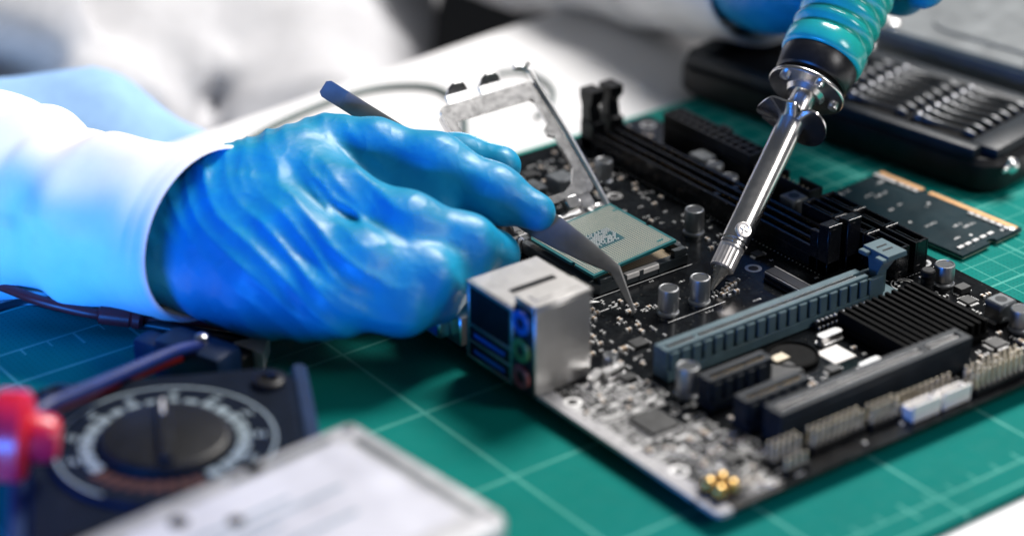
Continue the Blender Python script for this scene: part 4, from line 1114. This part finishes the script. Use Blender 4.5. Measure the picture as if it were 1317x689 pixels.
# ---- hand holding the tweezers
idx = [(425, 200, 850, 12), (480, 196, 846, 11.2), (560, 212, 841, 10.2), (636, 247, 838, 8.8), (690, 273, 837, 6.6)]
mid = [(380, 216, 838, 12.5), (432, 256, 824, 11.4), (524, 290, 813, 10.6), (600, 314, 818, 9.4), (642, 328, 834, 7.4)]
rng = [(345, 240, 832, 12.5), (374, 302, 812, 12), (462, 342, 801, 10.6), (552, 356, 804, 8.6), (596, 362, 818, 6.8)]
pky = [(305, 290, 824, 14), (335, 358, 806, 12.2), (420, 390, 797, 10.2), (515, 396, 800, 8.4), (568, 394, 812, 6.2)]
thb = [(330, 240, 872, 14), (480, 205, 874, 11.5), (590, 208, 866, 9.0), (643, 214, 859, 7.4)]
palm = [(at(305, 262, 838), at(425, 200, 850), 17, 13), (at(310, 290, 836), at(400, 270, 836), 20, 14), (at(312, 335, 826), at(420, 330, 822), 18, 13),
        (at(318, 385, 812), at(390, 398, 804), 12, 10.2), (at(270, 306, 838), at(110, 288, 846), 22.5, 22.5), (at(285, 352, 822), at(205, 335, 836), 17, 14), (at(440, 245, 846), at(560, 268, 840), 12, 9), (at(300, 238, 840), at(420, 200, 852), 13.5, 12)]
def hand_base(P):
    d = capsules(P, palm, 8)
    for f_, k_ in ((idx, 6.5), (mid, 7.5), (rng, 8), (pky, 8.5), (thb, 5)): d = smin(d, capsules(P, chain(f_), 6), k_)
    return d
rr_ = np.random.RandomState(4)
WAVES = [(rr_.normal(size=3), rr_.uniform(0, 6.28)) for _ in range(10)]
hand_ax = at(600, 330, 830) - at(250, 300, 850); hand_ax /= np.linalg.norm(hand_ax)
def wrinkle(P, amp, wl):
    s_ = 0
    for k_, ph in WAVES:
        kk = k_ - .75 * hand_ax * (k_ @ hand_ax); kk = kk / np.linalg.norm(kk) * 6.28 / wl * (1 + .5 * math.sin(ph))
        s_ = s_ + np.sin(P @ kk + ph + 1.4 * np.sin(P @ (kk[[1, 2, 0]] * .6) + ph * 2))
    return s_ * amp / 3
FC = np.array([(600 - 658.5), (344.5 - 118)]) / FPX * 835
def crest(x, p): return (1 - np.abs(2 * (x - np.floor(x)) - 1)) ** p
def lown(P, wl, seed):
    k = 6.28 / wl
    return (np.sin(P[:, 0] * k + seed + 1.3 * np.sin(P[:, 1] * k * .7 + seed * 2)) + np.sin(P[:, 1] * k * 1.1 + seed * 3 + 1.1 * np.sin(P[:, 2] * k * .8)) + np.sin(P[:, 2] * k * .9 + seed * 5 + np.sin(P[:, 0] * k))) / 3
def hand_fn(P):
    d = hand_base(P)
    near_ = np.abs(d) < 7
    Q = P[near_]; e = d[near_]
    L_ = Q - CAM; U_ = L_ @ rt; V_ = L_ @ up
    rad = np.hypot(U_ - FC[0], V_ - FC[1]) + 3.2 * lown(Q, 46, 1.0) + 1.2 * lown(Q, 19, 2.0)
    px_ = U_ / 835 * FPX + 658.5
    rad2 = np.hypot(U_ - FC[0] - 18, V_ - FC[1] - 22) + 4.0 * lown(Q, 60, 9.0)
    fade = np.clip((560 - px_) / 150, .10, 1)
    m1 = np.clip(.55 + .9 * lown(Q, 75, 4.0), 0, 1.2); m2 = np.clip(.4 + 1.0 * lown(Q, 60, 7.0), 0, 1)
    e = e - fade * (2.1 * m1 * (crest(rad / 12.5, 2.2) - .25) + 1.0 * m2 * (crest(rad2 / 7.2 + .3, 2.0) - .25))
    e = e + wrinkle(Q, .18, 26)
    d[near_] = e
    return d
def bounds(segs, pad):
    P = np.array([q for s_ in segs for q in (s_[0], s_[1])]) @ CB; R_ = max(max(s_[2], s_[3]) for s_ in segs)
    return P.min(0) - R_ - pad, P.max(0) + R_ + pad
lo, hi = bounds(palm + sum([chain(f_) for f_ in (idx, mid, rng, pky, thb)], []), 4)
V, Fc = surface_nets(hand_fn, lo, hi, 0.85, CB)
V = smooth_verts(V, Fc, 1, .4)
np_mesh('glove', V, Fc, 'glove', person, PO).location = (0, 0, 0)

# ---- sleeves: lofted cloth tubes with a hem
def noise1(a, b_, seed):
    return math.sin(a * 2.1 + seed) * .5 + math.sin(a * 3.7 - b_ * 2.3 + seed * 2) * .35 + math.sin(a * 1.3 + b_ * 4.1 + seed * 3) * .4 + math.sin(a * 6.1 + b_ * 1.7 + seed) * .18
def sleeve(rim, axis, seed, amp=1.6, name='sleeve'):
    """rim: centre and two half axes of the cuff; axis: list of (point, radius)"""
    n = 72; c0, A_, B_ = rim
    rings = []
    def rim_ring(s_, off): return [c0 + (A_ * math.cos(t) + B_ * math.sin(t)) * s_ + off for t in [2 * math.pi * k / n for k in range(n)]]
    back = (np.asarray(axis[0][0]) - c0); back = back / np.linalg.norm(back)
    rings += [rim_ring(.90, back * 14), rim_ring(.955, back * 1.0), rim_ring(.975, back * -.4), rim_ring(1.0, back * -.2), rim_ring(1.015, back * 1.2), rim_ring(1.0, back * 3.4), rim_ring(1.0, back * 4.4), rim_ring(1.02, back * 6)]
    pts = [(c0, None)] + [(np.asarray(p), r_) for p, r_ in axis]
    m_ = 10
    u0 = A_ / np.linalg.norm(A_)
    for i in range(1, len(pts)):
        p0, p1 = pts[i - 1][0], pts[i][0]
        pa_ = pts[max(i - 2, 0)][0]; pb = pts[min(i + 1, len(pts) - 1)][0]
        for k in range(1, m_ + 1):
            t = k / m_
            p = p0 * (1 - t) + p1 * t
            ax = (p1 - p0); ax = ax / np.linalg.norm(ax)
            e1 = u0 - ax * (u0 @ ax); e1 = e1 / np.linalg.norm(e1); e2 = np.cross(ax, e1)
            if e2 @ B_ < 0: e2 = -e2
            r1 = pts[i][1]; r0 = pts[i - 1][1] or r1
            ts = t * t * (3 - 2 * t); r_ = r0 * (1 - ts) + r1 * ts
            ring = []
            for q in range(n):
                a = 2 * math.pi * q / n
                w_ = amp * noise1(a, (i + t) * 1.6, seed)
                cir = p + (e1 * math.cos(a) + e2 * math.sin(a)) * (r_ + w_)
                if i == 1:
                    rp = c0 + A_ * math.cos(a) + B_ * math.sin(a) + back * (6 + t * 20); h_ = min(1, t * 1.1); h_ = h_ * h_ * (3 - 2 * h_)
                    cir = rp * (1 - h_) + cir * h_
                ring.append(cir)
            rings.append(ring)
    b = MB(T(*(-Vector(PO)))); b.loft([[tuple(p) for p in r_] for r_ in rings], False, True)
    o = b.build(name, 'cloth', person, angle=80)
    return o
N_, T_, F_, B_m = at(180, 305, 802), at(302, 186, 830), at(345, 300, 852), at(252, 411, 822)
c0 = (N_ + F_ + T_ + B_m) / 4
sleeve((c0, (N_ - F_) / 2, (T_ - B_m) / 2), [(at(140, 284, 842), 31.0), (at(80, 272, 850), 30.6), (at(40, 262, 856), 35.5), (at(-30, 246, 866), 38.0), (at(-160, 225, 900), 42), (at(-330, 150, 960), 48), (at(-380, -60, 1080), 58)], 1.7, 2.3)

# ---- other hand, closed round the iron's handle above the picture
def ip(t): return np.asarray(IT) + (np.asarray(IE) - np.asarray(IT)) / np.linalg.norm(IE - IT) * t
iz = (IE - IT) / np.linalg.norm(IE - IT)
toward = -fw - iz * ((-fw) @ iz); toward /= np.linalg.norm(toward); side = np.cross(iz, toward)
def wrap(t, r_, a0_, a1_, n_=4, fr=8.0):
    P = [ip(t) + (toward * math.cos(math.radians(a)) + side * math.sin(math.radians(a))) * (15.6 + fr) for a in np.linspace(a0_, a1_, n_)]
    return [(P[i], P[i + 1], fr, fr * (.95 if i < n_ - 2 else .85)) for i in range(n_ - 1)]
sgn = -1 if (side @ rt) > 0 else 1
fing = []
for k, t in enumerate((150, 168, 186, 203)): fing.append(wrap(t, 0, 200 * sgn * -1, 20 * sgn * -1, 6, 8.6 - .4 * abs(k - 1)))
th2 = wrap(150, 0, -150 * sgn * -1, -20 * sgn * -1, 5, 9.5)
wr = at(1005, -48, 1005)
pal2 = [(wr, ip(165) - toward * 24, 25, 21), (wr, ip(190) - toward * 24, 25, 21), (ip(152) - toward * 24, ip(200) - toward * 24, 16, 15), (wr, at(930, -46, 1045), 25, 24)]
def hand2(P):
    d = capsules(P, pal2, 14)
    for f_ in fing + [th2]: d = smin(d, capsules(P, f_, 4), 4)
    return d + wrinkle(P, .5, 20)
lo, hi = bounds(pal2 + sum(fing, []) + th2, 4)
V, Fc = surface_nets(hand2, lo, hi, 2.0, CB); V = smooth_verts(V, Fc, 2, .5)
np_mesh('glove', V, Fc, 'glove', person, PO)
ax2 = at(850, -55, 1085) - at(985, -36, 1020); ax2 /= np.linalg.norm(ax2)
c2 = at(985, -36, 1020); uu = up - ax2 * (up @ ax2); uu /= np.linalg.norm(uu); ww = np.cross(ax2, uu)
sleeve((c2, ww * 31, uu * 31), [(at(925, -44, 1050), 32), (at(850, -58, 1088), 32), (at(770, -72, 1118), 33), (at(680, -85, 1145), 35), (at(560, -130, 1190), 42), (at(420, -300, 1250), 55)], 4.2, 2.2)

# ---- body of the coat, behind the table edge
tor = [(at(250, -420, 1360), at(250, 100, 1350), 130, 130), (at(90, 235, 1050), at(250, -100, 1310), 52, 80), (at(400, 215, 1095), at(415, -120, 1330), 50, 62),
       (at(-330, -90, 985), at(20, -5, 1040), 46, 36), (at(20, -5, 1040), at(135, 62, 1050), 26, 11), (at(225, -20, 1120), at(282, 172, 1050), 12, 9), (at(300, -60, 1180), at(330, 190, 1060), 20, 14), (at(470, -40, 1180), at(455, 130, 1080), 16, 10)]
blue_segs = [(at(-200, 190, 985), at(120, 195, 1000), 34, 29), (at(120, 195, 1000), at(250, 205, 1012), 29, 14)]  # cloth added to carry the blue glow between sleeve and coat
def torso(P): return capsules(P, tor, 12) + wrinkle(P, 5.0, 95) + wrinkle(P[:, [1, 2, 0]], 2.0, 50)
lo, hi = bounds(tor, 8)
V, Fc = surface_nets(torso, lo, hi, 6.0, CB); V = smooth_verts(V, Fc, 2, .5)
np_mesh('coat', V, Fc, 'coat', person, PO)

lo, hi = bounds(blue_segs, 8)
V, Fc = surface_nets(lambda P: capsules(P, blue_segs, 14) + wrinkle(P, 1.6, 50), lo, hi, 4.0, CB); V = smooth_verts(V, Fc, 2, .5)
np_mesh('blue_lit_cloth', V, Fc, 'blue_lit_cloth', person, PO)
